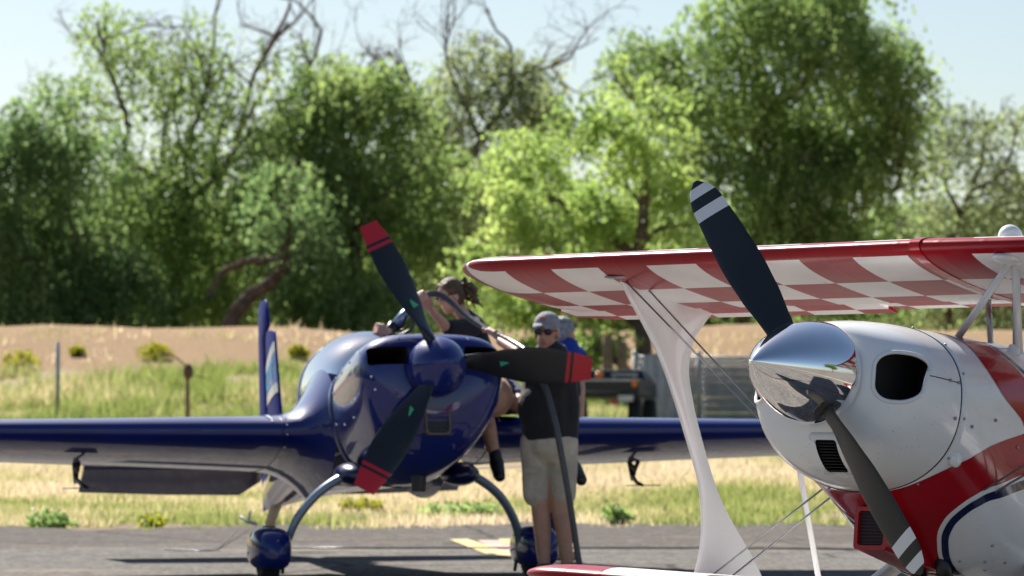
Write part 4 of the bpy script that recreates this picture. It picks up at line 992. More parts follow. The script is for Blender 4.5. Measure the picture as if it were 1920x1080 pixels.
# checkered wings
def checker_material(name, x0, sweep, size, yoff, band, c1, c2, tip=2.555, plain=False):
    m = bpy.data.materials.new(name); m.use_nodes = True; nt = m.node_tree; b = nt.nodes['Principled BSDF']; L = nt.links
    b.inputs['Coat Weight'].default_value = .12; b.inputs['Coat Roughness'].default_value = .1; b.inputs['Specular IOR Level'].default_value = .22
    tc = N(nt, 'ShaderNodeTexCoord'); sx = N(nt, 'ShaderNodeSeparateXYZ'); L.new(tc.outputs['Object'], sx.inputs[0])
    def mt(op, a, b_=None):
        n = N(nt, 'ShaderNodeMath', operation=op)
        for i, v_ in enumerate((a, b_)):
            if v_ is None: continue
            if isinstance(v_, (int, float)): n.inputs[i].default_value = v_
            else: L.new(v_, n.inputs[i])
        return n.outputs[0]
    ay = mt('ABSOLUTE', sx.outputs['Y']); le = mt('ADD', mt('MULTIPLY', ay, sweep), x0); aft = mt('SUBTRACT', mt('MULTIPLY', sx.outputs['X'], -1), le)
    u = mt('FLOOR', mt('DIVIDE', mt('ADD', sx.outputs['Y'], yoff), size)); v_ = mt('FLOOR', mt('DIVIDE', mt('SUBTRACT', aft, band), size))
    par = mt('FLOORED_MODULO', mt('ADD', u, v_), 2); par = mt('GREATER_THAN', par, .5)
    msk = mt('MULTIPLY', 1.0 if plain else par, mt('GREATER_THAN', aft, band)); msk = mt('MULTIPLY', msk, mt('LESS_THAN', ay, tip))
    mx = N(nt, 'ShaderNodeMix', data_type='RGBA'); L.new(msk, mx.inputs['Factor']); mx.inputs['A'].default_value = (*c1, 1); mx.inputs['B'].default_value = (*c2, 1)
    n = N(nt, 'ShaderNodeTexNoise'); n.inputs['Scale'].default_value = 5; n.inputs['Detail'].default_value = 7; L.new(tc.outputs['Object'], n.inputs['Vector'])
    mr = N(nt, 'ShaderNodeMapRange'); mr.inputs['From Min'].default_value = .3; mr.inputs['From Max'].default_value = .7; mr.inputs['To Min'].default_value = .9; mr.inputs['To Max'].default_value = 1.04; L.new(n.outputs['Fac'], mr.inputs['Value'])
    mu = N(nt, 'ShaderNodeMix', data_type='RGBA', blend_type='MULTIPLY'); mu.inputs['Factor'].default_value = 1; L.new(mx.outputs['Result'], mu.inputs['A']); L.new(mr.outputs[0], mu.inputs['B']); L.new(mu.outputs['Result'], b.inputs['Base Color'])
    mr2 = N(nt, 'ShaderNodeMapRange'); mr2.inputs['To Min'].default_value = .22; mr2.inputs['To Max'].default_value = .4; L.new(n.outputs['Fac'], mr2.inputs['Value']); L.new(mr2.outputs[0], b.inputs['Roughness'])
    # rib tapes: faint ridges every rib bay
    rb = mt('ABSOLUTE', mt('SUBTRACT', mt('FLOORED_MODULO', ay, .19), .095)); rbm = N(nt, 'ShaderNodeMapRange'); rbm.inputs['From Min'].default_value = 0; rbm.inputs['From Max'].default_value = .02; rbm.inputs['To Min'].default_value = 1; rbm.inputs['To Max'].default_value = 0; L.new(rb, rbm.inputs['Value'])
    bp = N(nt, 'ShaderNodeBump'); bp.inputs['Strength'].default_value = .3; bp.inputs['Distance'].default_value = .002; L.new(rbm.outputs[0], bp.inputs['Height']); L.new(bp.outputs[0], b.inputs['Normal'])
    return m
RDp, WHp = (.31, .005, .012), (.82, .81, .80)
M_chk_u = checker_material('red_white_checks_upper', .64, .13, .28, .056, .035, RDp, WHp)
M_chk_l = checker_material('red_white_checks_lower', 1.38, .0, 1.3, 1.3 + .75, .02, RDp, WHp, tip=1.98, plain=True)
def wing_set(prefix, mt_, x0, sweep, z0, dih, chord, half, inc, ail0, ail1, root, thick=.115):
    ys_ = [0, .35, .9, 1.4, 1.9, 2.2] ; tipn = [.0, .2, .4, .58, .72, .84, .92, .97, .995]
    def stn(y, tt=0):
        f_ = math.sqrt(max(0, 1 - tt * tt)) if tt else 1; c = chord * (.12 + .88 * f_) if tt else chord
        return (x0 - sweep * y - (chord - c) * .42, z0 + dih * y, c, max(f_, .12) if tt else 1)
    half0 = half - .36
    prof = [(y,) + stn(y) for y in [q for q in ys_ if q < half0 - .05]] + [(half0 + .36 * t,) + stn(half0 + .36 * t, t) for t in tipn]
    def rings_for(sg, y_lo=0, cut_=None):
        return [(sg * y, -x if False else x, z, c, tf, inc) for (y, x, z, c, tf) in prof if y >= y_lo]
    L_ = [(-y, x, z, c, tf ** .6, inc) for (y, x, z, c, tf) in prof[::-1] if y >= root] ; Rr = [(y, x, z, c, tf ** .6, inc) for (y, x, z, c, tf) in prof if y >= root]
    if root == 0:
        groups = [L_ + Rr[1:]]
    else: groups = [[(-root,) + L_[-1][1:]] and (L_), Rr]
    outs = []
    for gp in groups:
        mb = MB(); mb.loft(wing_rings(gp, thick, .012, 26, cut=-.80, fat=1.1)); o = ppart(mb, prefix, mt_, angle=55); fix_normals(o); outs.append(o)
    # trailing pieces: ailerons outboard, fixed edge inboard
    spans = [(-half0 - .20, -ail1 if False else -ail0, 'aileron', 5.0), (ail0, half0 + .20, 'aileron', 5.0)]
    if root == 0: spans.append((-ail0 + .012, ail0 - .012, 'trailing_edge', 0))
    else: spans += [(-ail0 + .012, -root, 'trailing_edge', 0), (root, ail0 - .012, 'trailing_edge', 0)]
    for (ya, yb, nm, dfl) in spans:
        mb = MB(); rg_ = []
        for i in range(9):
            y = lerp(ya, yb, i / 8); ay = abs(y); c = chord; tt = max(0, (ay - half0) / .36); f_ = math.sqrt(max(0, 1 - tt * tt)); cl = .2 * chord * (f_ if tt else 1) - (0 if not tt else .02)
            xa = x0 - sweep * ay - .807 * chord * math.cos(R(inc)); zz = z0 + dih * ay - .807 * chord * math.sin(R(inc)) + .012 * 4 * .8 * .2 * chord; h = thick * chord * .215; an = R(inc + dfl)
            d = Vector((-math.cos(an), 0, -math.sin(an))); p0 = Vector((xa, y, zz))
            up_ = Vector((0, 0, 1)); rg_.append([p0 + up_ * h, p0 + d * cl * .5 + up_ * h * .55, p0 + d * cl + up_ * .003, p0 + d * cl - up_ * .003, p0 + d * cl * .5 - up_ * h * .55, p0 - up_ * h, p0 - d * .012])
        mb.loft(rg_); o = ppart(mb, nm, mt_, angle=40); fix_normals(o)
    return outs
wing_set('upper_wing', M_chk_u, -.64, .13, .585,   .014, .95, 2.735, 7.0, .72, 2.4, 0)
wing_set('lower_wing', M_chk_l, -1.38, .0, -.775, .032, .92, 2.56, 3.0, .70, 2.2, .36)
mb = MB(); mb.loft(wing_rings([(-.022, -.634, .586, .962, 1.03, 7.0), (.022, -.634, .586, .962, 1.03, 7.0)], .115, .012, 26, cut=-.8, fat=1.1)); ppart(mb, 'centre_strip', M_red, angle=55)
# I-struts
rows = [(.545, -1.03, -1.80), (.45, -1.13, -1.70), (.348, -1.25, -1.61), (.226, -1.375, -1.588), (.07, -1.495, -1.642), (-.03, -1.563, -1.695), (-.2, -1.675, -1.80), (-.25, -1.705, -1.835), (-.34, -1.735, -1.91), (-.42, -1.75, -2.0), (-.485, -1.757, -2.08), (-.6, -1.74, -2.215), (-.69, -1.71, -2.30)]
tb = [(-(-r[0]) if False else r[0], r[1], r[2]) for r in rows]
for sgn in (-1, 1):
    mb = MB(); rings = []
    zs = np.linspace(.545, -.69, 30)
    for z in zs:
        xf, xr = hermite(tb, z); c = xf - xr; hw = .019
        ring = [Vector((xf + p[0] * c, sgn * 1.72 + math.copysign(min(abs(p[1]) * 6, 1) ** .7, p[1]) * hw, z)) for p in airfoil(12, .12, 0)]
        rings.append(ring)
    mb.loft(rings); o = ppart(mb, 'wing_strut', M_whitep, angle=60); fix_normals(o)
    # rubber strip and bolts at its top
    mb = MB(); mb.tube([(-1.06, sgn * 1.700, .545), (-1.25, sgn * 1.699, .525), (-1.5, sgn * 1.699, .51), (-1.83, sgn * 1.699, .505)], .006, 6); mb.build('seal_strip', M_black, o)
    mb = MB(); mb.box((-1.0, sgn * 1.70, .545), (.06, .10, .006))
    for x in (-1.02, -.98): mb.ball((x, sgn * 1.70, .54), .006, 6, 5)
    mb.build('strut_fitting', M_galv, o)
    # flying and landing wires, aileron pushrod
    for (a, b_) in [((-1.05, 1.70, .54), (-.66, .36, -.37)), ((-1.20, 1.70, .535), (-.72, .36, -.38)), ((-1.80, 1.70, -.68), (-.96, .36, -.20)), ((-1.95, 1.70, -.675), (-1.0, .36, -.235))]:
        mb = MB(); mb.tube([(a[0], sgn * a[1], a[2]), (b_[0], sgn * b_[1], b_[2])], .0045, 6); ppart(mb, 'bracing_wire', M_steel)
    mb = MB(); mb.tube([(-1.50, sgn * 1.25, .50), (-2.02, sgn * 1.25, -.70)], .013, 8); ppart(mb, 'aileron_pushrod', M_whitep)
# cabane struts
for a, b_, r_, m_ in [((-.82, .33, .535), (-.80, .12, .235), .021, M_whitep), ((-.86, .33, .53), (-1.04, .26, .205), .022, M_whitep), ((-1.36, -.09, .50), (-1.42, -.09, .24), .019, M_steel), ((-1.38, .03, .50), (-1.46, .0, .24), .019, M_steel), ((-1.40, .10, .50), (-1.46, .09, .24), .016, M_whitep), ((-1.36, .42, .50), (-1.40, .30, .20), .019, M_whitep)]:
    mb = MB(); mb.tube([a, b_], r_, 10, flat=.55, side=(1, 0, 0)); ppart(mb, 'cabane_strut', m_)
mb = MB(); mb.ball((-.80, .34, .542), (.11, .055, .022), 20, 10); ppart(mb, 'cabane_fairing', M_whitep)
mb = MB(); mb.revolve([(0, .024), (.035, .024), (.042, .018)], 'z', 18, False, True); o = ppart(mb, 'filler_cap', M_whitep); o.matrix_local = PM @ Matrix.Translation((-1.02, .25, .195))
mb = MB(); mb.ball((-.86, .30, .64), (.06, .045, .05), 18, 12); ppart(mb, 'antenna_dome', M_whitep)
# windscreen, cockpit rim, tail, landing gear
mb = MB(); mb.loft([[Vector((-1.62 - .05 * abs(math.cos(math.pi * j / 12)) * 3, .24 * math.cos(math.pi * j / 12), .22 + .05 * math.sin(math.pi * j / 12))) for j in range(13)], [Vector((-1.80 - .05 * abs(math.cos(math.pi * j / 12)) * 3, .20 * math.cos(math.pi * j / 12), .26 + .20 * math.sin(math.pi * j / 12))) for j in range(13)]], False, False, closed=False)
ppart(mb, 'windscreen', glass_mat('clear_windscreen', (.85, .9, .92)))
mb = slab(MB(), [(.05, -3.7, -4.25), (.35, -3.85, -4.25), (.62, -4.02, -4.25), (.70, -4.12, -4.24)], .6); ppart(mb, 'fin', M_red)
mb = slab(MB(), [(-.15, -4.265, -4.62), (.3, -4.265, -4.70), (.6, -4.2, -4.62), (.74, -4.2, -4.5)], .6); ppart(mb, 'rudder', M_whitep)
for sgn in (-1, 1):
    mb = MB(); mb.loft(wing_rings([(sgn * y, -3.65 - .12 * y, .08, .75 - .2 * y, tf, 0) for y, tf in ((.02, 1), (.5, 1), (.85, 1), (.97, .3))], .08, 0, 12)); ppart(mb, 'tailplane', M_red)
    mb = MB(); mb.tube(spline([(-.38, sgn * .24, .56), (-.28, sgn * .46, .38), (-.14, sgn * .70, .20)], 8), [.085, .075, .07, .062, .056, .05, .046, .04], 12, flat=.35, side=(1, 0, 0)); leg = mb.build('landing_gear_leg', M_whitep, pz_root)
    mb = MB(); rings = []
    for i in range(13):
        t = i / 12; x = lerp(.24, -.42, t); q = max(math.sin(math.pi * t ** .62) ** .55 if 0 < t < 1 else 0, .05)
        rings.append([Vector((x, sgn * .76 + .10 * q * math.cos(2 * math.pi * j / 16), .20 + .12 * q * math.sin(2 * math.pi * j / 16))) for j in range(16)])
    mb.loft(rings); pant = mb.build('wheel_fairing', M_whitep, pz_root)
    mb = MB(); mb.revolve([(-.05, .08), (-.055, .13), (-.02, .15), (.02, .15), (.055, .13), (.05, .08)], 'y', 24, True, True); ty = mb.build('tyre', M_rubber, pant); ty.matrix_local = Matrix.Translation((-.03, sgn * .76, .15))
mb = MB(); mb.tube(spline([(-3.1, 0, .42), (-3.4, 0, .25), (-3.55, 0, .15)], 6), .025, 8); ts = mb.build('tail_spring', M_steel, pz_root)
mb = MB(); mb.revolve([(-.02, .03), (-.025, .06), (0, .075), (.025, .06), (.02, .03)], 'y', 16, True, True); o = mb.build('tail_tyre', M_rubber, ts); o.matrix_local = Matrix.Translation((-3.58, 0, .075))

# ------------------------------------------------------------------ people
def person_root(name, x, y, z=0): return empty(name, (x, y, z))
def skinned(mb, name, m, parent, voxel=.008, smooth=4, off=None):
    o = mb.build(name, m, parent)
    r = o.modifiers.new('remesh', 'REMESH'); r.mode = 'VOXEL'; r.voxel_size = voxel; r.use_smooth_shade = True
    if smooth: s_ = o.modifiers.new('smooth', 'SMOOTH'); s_.factor = .5; s_.iterations = smooth
    return o
def ell(mb, c, r, fwd, up=(0, 0, 1)):
    """ellipsoid with radii (side, forward, up) in a frame"""
    f_ = Vector(fwd).normalized(); u = Vector(up); u = (u - f_ * u.dot(f_)).normalized(); s_ = f_.cross(u)
    rot = Matrix((s_, f_, u)).transposed(); mb.ball(c, r, 16, 12, rot); return mb
def head_frame(fwd, up=(0, 0, 1)):
    f_ = Vector(fwd).normalized(); u = Vector(up); u = (u - f_ * u.dot(f_)).normalized(); s_ = f_.cross(u); return s_, f_, u
def add_head(mb, c, fwd, up=(0, 0, 1), k=1.0):
    s_, f_, u = head_frame(fwd, up); c = Vector(c); Q = lambda a, b_, d: c + (s_ * a + f_ * b_ + u * d) * k
    ell(mb, Q(0, -.012, .03), (.074 * k, .094 * k, .088 * k), fwd, up)
    ell(mb, Q(0, .018, -.045), (.058 * k, .070 * k, .072 * k), fwd, up)
    mb.cap(Q(0, .055, -.09), .026 * k, Q(0, .05, -.095), .026 * k)                      # chin
    mb.cap(Q(0, .082, .012), .010 * k, Q(0, .104, -.026), .0135 * k)                    # nose
    mb.cap(Q(-.03, .072, .03), .014 * k, Q(.03, .072, .03), .014 * k)                   # brow
    mb.cap(Q(-.017, .082, -.058), .0085 * k, Q(.017, .082, -.058), .0085 * k)           # lips
    for q in (-1, 1): ell(mb, Q(q * .076, -.008, -.012), (.010 * k, .020 * k, .032 * k), fwd, up)
    return Q
def sunglasses(Q, parent, k=1.0):
    mb = MB()
    for q in (-1, 1):
        c = Q(q * .034, .084, .012); s_ = (Q(1, 0, 0) - Q(0, 0, 0)).normalized(); f_ = (Q(0, 1, 0) - Q(0, 0, 0)).normalized(); u = (Q(0, 0, 1) - Q(0, 0, 0)).normalized()
        mb.ball(c, (.031 * k, .010 * k, .021 * k), 14, 8, Matrix((s_, f_, u)).transposed())
        mb.tube([Q(q * .06, .078, .02), Q(q * .078, .03, .018), Q(q * .080, -.02, .008)], .004 * k, 6)
    mb.tube([Q(-.012, .093, .018), Q(.012, .093, .018)], .0045 * k, 6)
    return mb.build('sunglasses', M_lens, parent)
def hand(mb, wrist, palm, axis, curl_to, k=1.0, flip=1):
    """palm block plus five finger chains wrapped round an axis through curl_to"""
    wrist, palm, axis, ct = Vector(wrist), Vector(palm), Vector(axis).normalized(), Vector(curl_to)
    d = (palm - wrist).normalized()
    for i in range(4): mb.cap(wrist.lerp(palm, .25) + axis * ((i - 1.5) * .010 * k), .015 * k, palm + axis * ((i - 1.5) * .0205 * k), .0125 * k)
    nrm = (ct - palm); nrm -= axis * nrm.dot(axis); rr_ = max(nrm.length, .02); nrm.normalize()
    tang = axis.cross(nrm)
    if tang.dot(d) < 0: tang = -tang
    for i in range(4):
        b0 = palm + axis * ((i - 1.5) * .0215 * k); ln = (.92, 1.0, .96, .78)[i]; pts = []
        for a in (0, 55, 115, 175):
            a2 = a * ln; pts.append(ct + axis * (b0 - ct).dot(axis) + (-nrm * math.cos(R(a2)) + tang * math.sin(R(a2))) * (rr_ + .002))
        mb.chain([b0] + pts[1:], [.0105 * k, .0098 * k, .009 * k, .0075 * k])
    t0 = wrist.lerp(palm, .45) + axis * (flip * .030 * k)
    t1 = ct + axis * (flip * .046 * k) - nrm * rr_ * .7 - tang * rr_ * .55; t2 = ct + axis * (flip * .040 * k) + nrm * rr_ * .4 - tang * (rr_ + .004)
    mb.chain([t0, t1, t2], [.014 * k, .0115 * k, .009 * k])

# hose path (world)
HP = [P(752, 598, 25.02), P(775, 571, 25.08), P(802, 552, 25.12), P(832, 556, 25.12), P(872, 590, 24.98), P(918, 621, 24.78), P(958, 640, 24.6), P(990, 663, 24.35), P(1018, 715, 24.04), P(1040, 790, 23.94), P(1056, 870, 23.92),
      P(1072, 965, 23.92), P(1086, 1055, 23.92), Vector((.47, 23.85, .10)), Vector((.62, 23.75, .03)), Vector((1.0, 23.8, .03)), Vector((1.6, 22.6, .03)), Vector((1.8, 20.5, .03)), Vector((2.6, 18.8, .03))]
hp = spline(HP, 120)
mb = MB(); off = Vector((.47, 24.2, 0)); mb.tube([p - off for p in hp], .021, 12); ho = mb.build('fuel_hose', M_hose); ho.location = off
tag(ho, 'thick grey rubber fuel hose looping over the cowling and down to the tarmac', 'hose')
# nozzle
nz = empty('fuel_nozzle', P(735, 625, 25.0)); nl = nz.location
Nq = lambda px, py, d=25.0: P(px, py, d) - nl
mb = MB(); mb.tube([Nq(770, 578, 25.08), Nq(757, 592, 25.03), Nq(738, 612, 25)], [.034, .036, .030], 12); mb.build('spout', mat('blue_grey_alloy', (.30, .36, .45), .3, metal=.7, var=.15), nz)
mb = MB(); mb.tube([Nq(740, 606), Nq(730, 622), Nq(722, 640)], [.036, .038, .024], 12); mb.build('valve_body', M_black, nz)
mb = MB(); mb.tube(spline([Nq(768, 588), Nq(775, 605), Nq(770, 618), Nq(750, 628), Nq(732, 630)], 12), .011, 8); mb.build('trigger_guard', M_black, nz)
mb = MB(); mb.tube([Nq(762, 592), Nq(757, 608), Nq(742, 622)], .009, 8); mb.build('trigger', M_black, nz)
tag(nz, 'black and silver fuel nozzle pushed into the tank behind the cowling', 'fuel nozzle')

# --- man holding the hose
D = 24.28
mr_ = person_root('person', .245, D)
o0 = mr_.location.copy(); A = lambda px, py, d=D: P(px, py, d) - o0
fw = Vector((-.45, -.87, -.02))
mb = MB()
Qm = add_head(mb, A(1025, 624, D - .04), (-.28, -.95, -.10), (.03, 0, 1), .98)
mb.chain([A(1029, 642), A(1032, 668)], [.056, .062])
mb.chain([A(1032, 678), A(1030, 715), A(1028, 760), A(1030, 800)], [.12, .145, .15, .14])
for sx in (1002, 1062): mb.cap(A(1030, 682), .07, A(sx, 688), .062)
el = A(988, 672, D + .12); hd = hp[int(5.0 / 18 * 119)] - o0; wr = A(938, 640, D + .40)
mb.chain([A(1002, 690), el, wr], [.052, .043, .030])
mb.chain([A(1062, 690), A(1072, 748, D + .12), A(1052, 778, D + .2)], [.052, .042, .032])
ax_h = (hp[36] - hp[31]).normalized()
hand(mb, wr, (hd - o0 * 0) + Vector((.012, -.035, .0)), ax_h, hd, 1.05, -1)
for hx, kx, ax_ in ((1012, 1012, 1020), (1050, 1048, 1064)):
    mb.chain([A(hx, 812), A(kx, 944), A((kx + ax_) / 2, 985), A(ax_, 1062)], [.085, .060, .058, .038])
    ft = A(ax_, 1070); mb.cap(Vector((ft.x, .0, .045)), .045, Vector((ft.x - .04, -.14, .035)), .036)
skinned(mb, 'body', M_skin, mr_, .0075, 3)
mb = MB()
mb.chain([A(1032, 676), A(1028, 712), A(1024, 755), A(1028, 808)], [.138, .168, .176, .172])
ell(mb, A(1012, 766, D - .07), (.15, .13, .17), fw); mb.chain([A(1008, 690), A(1060, 690)], [.085, .085])
mb.chain([A(1000, 690), A(994, 678, D + .06)], [.075, .062]); mb.chain([A(1062, 692), A(1072, 735, D + .10)], [.078, .064])
mb.cap(A(1030, 664), .068, A(1032, 676), .08)
mb.chain([A(1050, 698), A(1058, 760), A(1058, 812)], [.10, .105, .095])
skinned(mb, 'polo_shirt', M_blackcloth, mr_, .010, 4)
mb = MB()
mb.chain([A(1028, 808), A(1030, 830)], [.160, .165])
for hx, kx, r3 in ((1005, 1005, .088), (1054, 1056, .084)): mb.chain([A(hx, 830), A(kx, 880), A(kx, 926)], [.106, .094, r3])
for (px, py, dx) in ((995, 905, -.05), (1063, 900, .03)): ell(mb, A(px, py, D - .02), (.05, .055, .085), (dx, -1, 0))
sh = skinned(mb, 'cargo_shorts', M_khaki, mr_, .009, 2)
for (px, py, dd) in ((988, 884, -.10), (1003, 884, -.115)):
    pass
mb = MB(); mb.loft([[A(982, 876, D - .075), A(1010, 878, D - .118), A(1010, 889, D - .121), A(982, 887, D - .078)], [A(982, 876, D - .065), A(1010, 878, D - .105), A(1010, 889, D - .108), A(982, 887, D - .066)]]); bevel(mb.build('pocket_flap', M_khaki, sh, smooth=False), .003)
mb = MB()
for ax_ in (1020, 1064):
    x = A(ax_, 1070).x; mb.cap(Vector((x + .01, .05, .05)), .05, Vector((x - .05, -.17, .042)), .042); mb.cap(Vector((x, 0.02, .05)), .05, Vector((x, 0, .11)), .045)
skinned(mb, 'shoes', M_black, mr_, .010, 2)
mb = MB(); s_, f_, u = head_frame((-.28, -.95, -.10), (.03, 0, 1))
ell(mb, Qm(0, -.014, .066), (.083, .102, .074), f_, u)
cap_o = mb.build('cap', M_greycloth, mr_)
mb = MB(); rings = []
for i in range(7):
    t = i / 6; w = .078 * math.sqrt(max(.05, 1 - (t * .93) ** 2.4)); b0 = .065 + .072 * t
    rings.append([Qm(w * q, b0 - .018 * q * q, .080 - .022 * t - .020 * q * q) for q in (-1, -.6, -.2, .2, .6, 1)] + [Qm(w * q, b0 - .018 * q * q, .073 - .022 * t - .020 * q * q) for q in (1, .6, .2, -.2, -.6, -1)])
mb.loft(rings); mb.build('brim', M_greycloth, cap_o)
mb = MB(); ell(mb, Qm(0, .088, .098), (.028, .006, .016), f_, u); mb.build('badge', mat('faded_red_badge', (.35, .16, .16), .8), cap_o)
mb = MB(); ell(mb, Qm(0, -.035, .0), (.078, .080, .07), f_, u); mb.build('hair', M_greyhair, mr_)
sunglasses(Qm, mr_, .98)
mb = MB(); mb.cap(Qm(-.018, .0915, -.058), .0045, Qm(.018, .0915, -.058), .0045); mb.build('mouth', mat('lips', (.38, .15, .12), .5), mr_)
tag(mr_, 'person in grey cap, sunglasses, black shirt and khaki shorts standing holding the hose', 'person')

# --- woman seated on the wing, fuelling
wz_ = 1.06
wr_ = person_root('person', -.18, 25.72, .0)
o0 = wr_.location.copy(); D = 25.7
hf = Vector((-.80, -.55, -.30)); hu = Vector((-.12, 0, 1))
mb = MB()
Qw = add_head(mb, A(843, 556, 25.62), hf, hu, .95)
mb.chain([A(856, 576, 25.68), A(876, 600, 25.80)], [.046, .055])
mb.chain([A(880, 614, 25.85), A(888, 650, 25.82), A(905, 700, 25.78), A(925, 745)], [.095, .11, .115, .135])
mb.cap(A(882, 610, 25.66), .05, A(886, 600, 26.0), .05)
# near arm raised to the hose
gh = hp[int(1.75 / 18 * 119)] - o0
elb = A(838, 615, 25.46); wri = A(810, 583, 25.24)
mb.chain([A(882, 612, 25.64), elb, wri], [.046, .038, .026])
hand(mb, wri, gh + Vector((.010, -.030, -.022)), (hp[13] - hp[9]).normalized(), gh, .95, 1)
# far arm down to the nozzle
el2 = A(800, 668, 25.55); wr2 = A(728, 646, 25.16); mb.chain([A(878, 612, 26.0), el2, wr2], [.044, .036, .026])
hand(mb, wr2, Nq(716, 622, 25.1) + nl - o0, (.25, .1, 1), Nq(727, 622, 25.02) + nl - o0, .95, 1)
# legs over the leading edge
mb.chain([A(925, 748, 25.75), A(905, 752, 25.16), A(916, 806, 25.0), A(928, 856, 24.98)], [.095, .062, .055, .036])
mb.chain([A(950, 748, 25.75), A(975, 757, 25.2), A(1030, 815, 25.05), A(1072, 868, 25.0)], [.095, .062, .055, .036])
skinned(mb, 'body', M_skin2, wr_, .0075, 3)
mb = MB()
mb.chain([A(881, 614, 25.85), A(888, 650, 25.82), A(905, 700, 25.78), A(922, 735, 25.76)], [.108, .126, .13, .145]); mb.cap(A(884, 612, 25.68), .066, A(888, 604, 26.0), .066)
mb.chain([A(884, 613, 25.66), A(860, 616, 25.55), A(842, 615, 25.47)], [.072, .064, .058]); mb.chain([A(878, 614, 26.0), A(850, 634, 25.82)], [.066, .056]); mb.cap(A(872, 590, 25.78), .056, A(880, 604, 25.82), .08)
skinned(mb, 't_shirt', M_blackcloth, wr_, .010, 4)
mb = MB()
mb.chain([A(928, 742, 25.78), A(912, 750, 25.35)], [.135, .092]); mb.chain([A(945, 742, 25.78), A(968, 752, 25.36)], [.135, .092])
skinned(mb, 'shorts', M_navycloth, wr_, .010, 3)
for (a, b_, c) in (((928, 850), (931, 868), (937, 893)), ((1070, 864), (1077, 878), (1090, 900))):
    mb = MB(); mb.chain([A(*a, 24.98), A(*b_, 24.97)], [.043, .045]); mb.chain([A(*b_, 24.99), A(*c, 24.88)], [.052, .040]); mb.cap(A(b_[0], b_[1] + 4, 25.03), .045, A(c[0] - 2, c[1] - 2, 24.9), .04)
    skinned(mb, 'shoe', M_black, wr_, .009, 2)
s_, f_, u = head_frame(hf, hu)
mb = MB(); ell(mb, Qw(0, -.026, .045), (.082, .092, .088), f_, u); mb.cap(Qw(-.055, .0, .03), .030, Qw(-.04, .035, .085), .024); mb.cap(Qw(.055, .0, .03), .030, Qw(.04, .035, .085), .024); ell(mb, Qw(0, -.06, -.01), (.07, .06, .07), f_, u)
h_o = skinned(mb, 'hair', M_hair, wr_, .007, 2)
mb = MB()
rg = np.random.default_rng(5)
for i in range(26):
    a = Qw(0, -.115, .03) + Vector(rg.normal(0, .012, 3)); b_ = Qw(0, -.165, .0) + Vector(rg.normal(0, .030, 3)); c = Qw(0, -.185, -.075) + Vector(rg.normal(0, .036, 3)); mb.tube(spline([a, b_, c], 6), [.012, .014, .014, .012, .009, .004], 6)
mb.build('ponytail', M_hair, h_o)
sunglasses(Qw, wr_, .95)
tag(wr_, 'person with brown ponytail and black t-shirt sitting on the wing, fuelling the blue aeroplane', 'person')

# --- person in blue behind
pb = person_root('person', .36, 27.6); o0 = pb.location.copy(); D = 27.6; A = lambda px, py, d=D: P(px - 2, py + 6, d) - o0
bf = Vector((.75, .60, -.05)); mb = MB()
Qb = add_head(mb, A(1060, 619), bf, (0, 0, 1), .95)
mb.chain([A(1060, 640), A(1062, 656)], [.05, .06]); mb.chain([A(1063, 672), A(1064, 720), A(1064, 790)], [.12, .14, .13])
for q, dd in ((1040, -.14), (1072, .14)): mb.chain([A(q, 668, D + dd), A(q - 6, 735, D + dd), A(q - 14, 770, D - .25 + dd)], [.05, .04, .03])
for q in (1036, 1056): mb.chain([A(q, 800), A(q, 930), Vector((A(q, 900).x, 0, .09))], [.085, .06, .04]); mb.cap(Vector((A(q, 900).x, 0, .05)), .045, Vector((A(q, 900).x + .1, .1, .045)), .036)
skinned(mb, 'body', M_skin, pb, .009, 3)
mb = MB(); mb.chain([A(1062, 652), A(1054, 705), A(1044, 790)], [.115, .135, .13]); mb.cap(A(1046, 658, D - .14), .072, A(1084, 660, D + .16), .072); mb.cap(A(1062, 640), .07, A(1063, 650), .09)
for q, dd in ((1044, -.14), (1076, .14)): mb.cap(A(q, 668, D + dd), .064, A(q + 2, 712, D + dd), .058)
skinned(mb, 'shirt', M_bluecloth, pb, .011, 4)
mb = MB()
for q in (1036, 1056): mb.chain([A(1048, 800), A(q, 850), Vector((A(q, 900).x, 0, .14))], [.13, .095, .075])
skinned(mb, 'trousers', M_navycloth, pb, .012, 2)
mb = MB(); ell(mb, Qb(0, -.022, .042), (.083, .096, .088), bf); ell(mb, Qb(0, -.05, -.02), (.076, .06, .06), bf); skinned(mb, 'hair', M_greyhair, pb, .008, 2)
tag(pb, 'grey haired person in a royal blue shirt half hidden behind the person in the cap', 'person')

# ------------------------------------------------------------------ small things on the ground
mb = MB(); mb.tube([(-1.9, 30.39, .008), (-1.2, 30.36, .009), (.4, 30.28, .012), (1.6, 30.22, .013), (3.4, 29.9, .010)], .007, 6); o = mb.build('tie_down_cable', M_hose); tag(o, 'thin steel cable lying straight across the tarmac behind the wheels', 'cable')
mb = MB(); mb.tube(spline([Vector((*G(462, 992), .10)), Vector((*G(445, 1005), .05)), Vector((*G(420, 1022), .012)), Vector((*G(395, 1034), .012)), Vector((*G(310, 1031), .008))], 30), .005, 6); o = mb.build('tail_tether', M_black); tag(o, 'thin dark tether trailing on the tarmac left of the tail wheel', 'cord')
# tail steering bar lying by the tail wheel
mb = MB(); x, y = G(470, 988); mb.tube([(x - .10, y, .10), (x - .02, y, .05), (x + .06, y - .1, .035)], [.014, .018, .02], 8); mb.tube([(x - .02, y, .05), (x + .0, y, .16)], .012, 6); o = mb.build('tow_hook', M_steel); tag(o, 'small bent metal tow hook on the ground beside the tail wheel', 'hook')
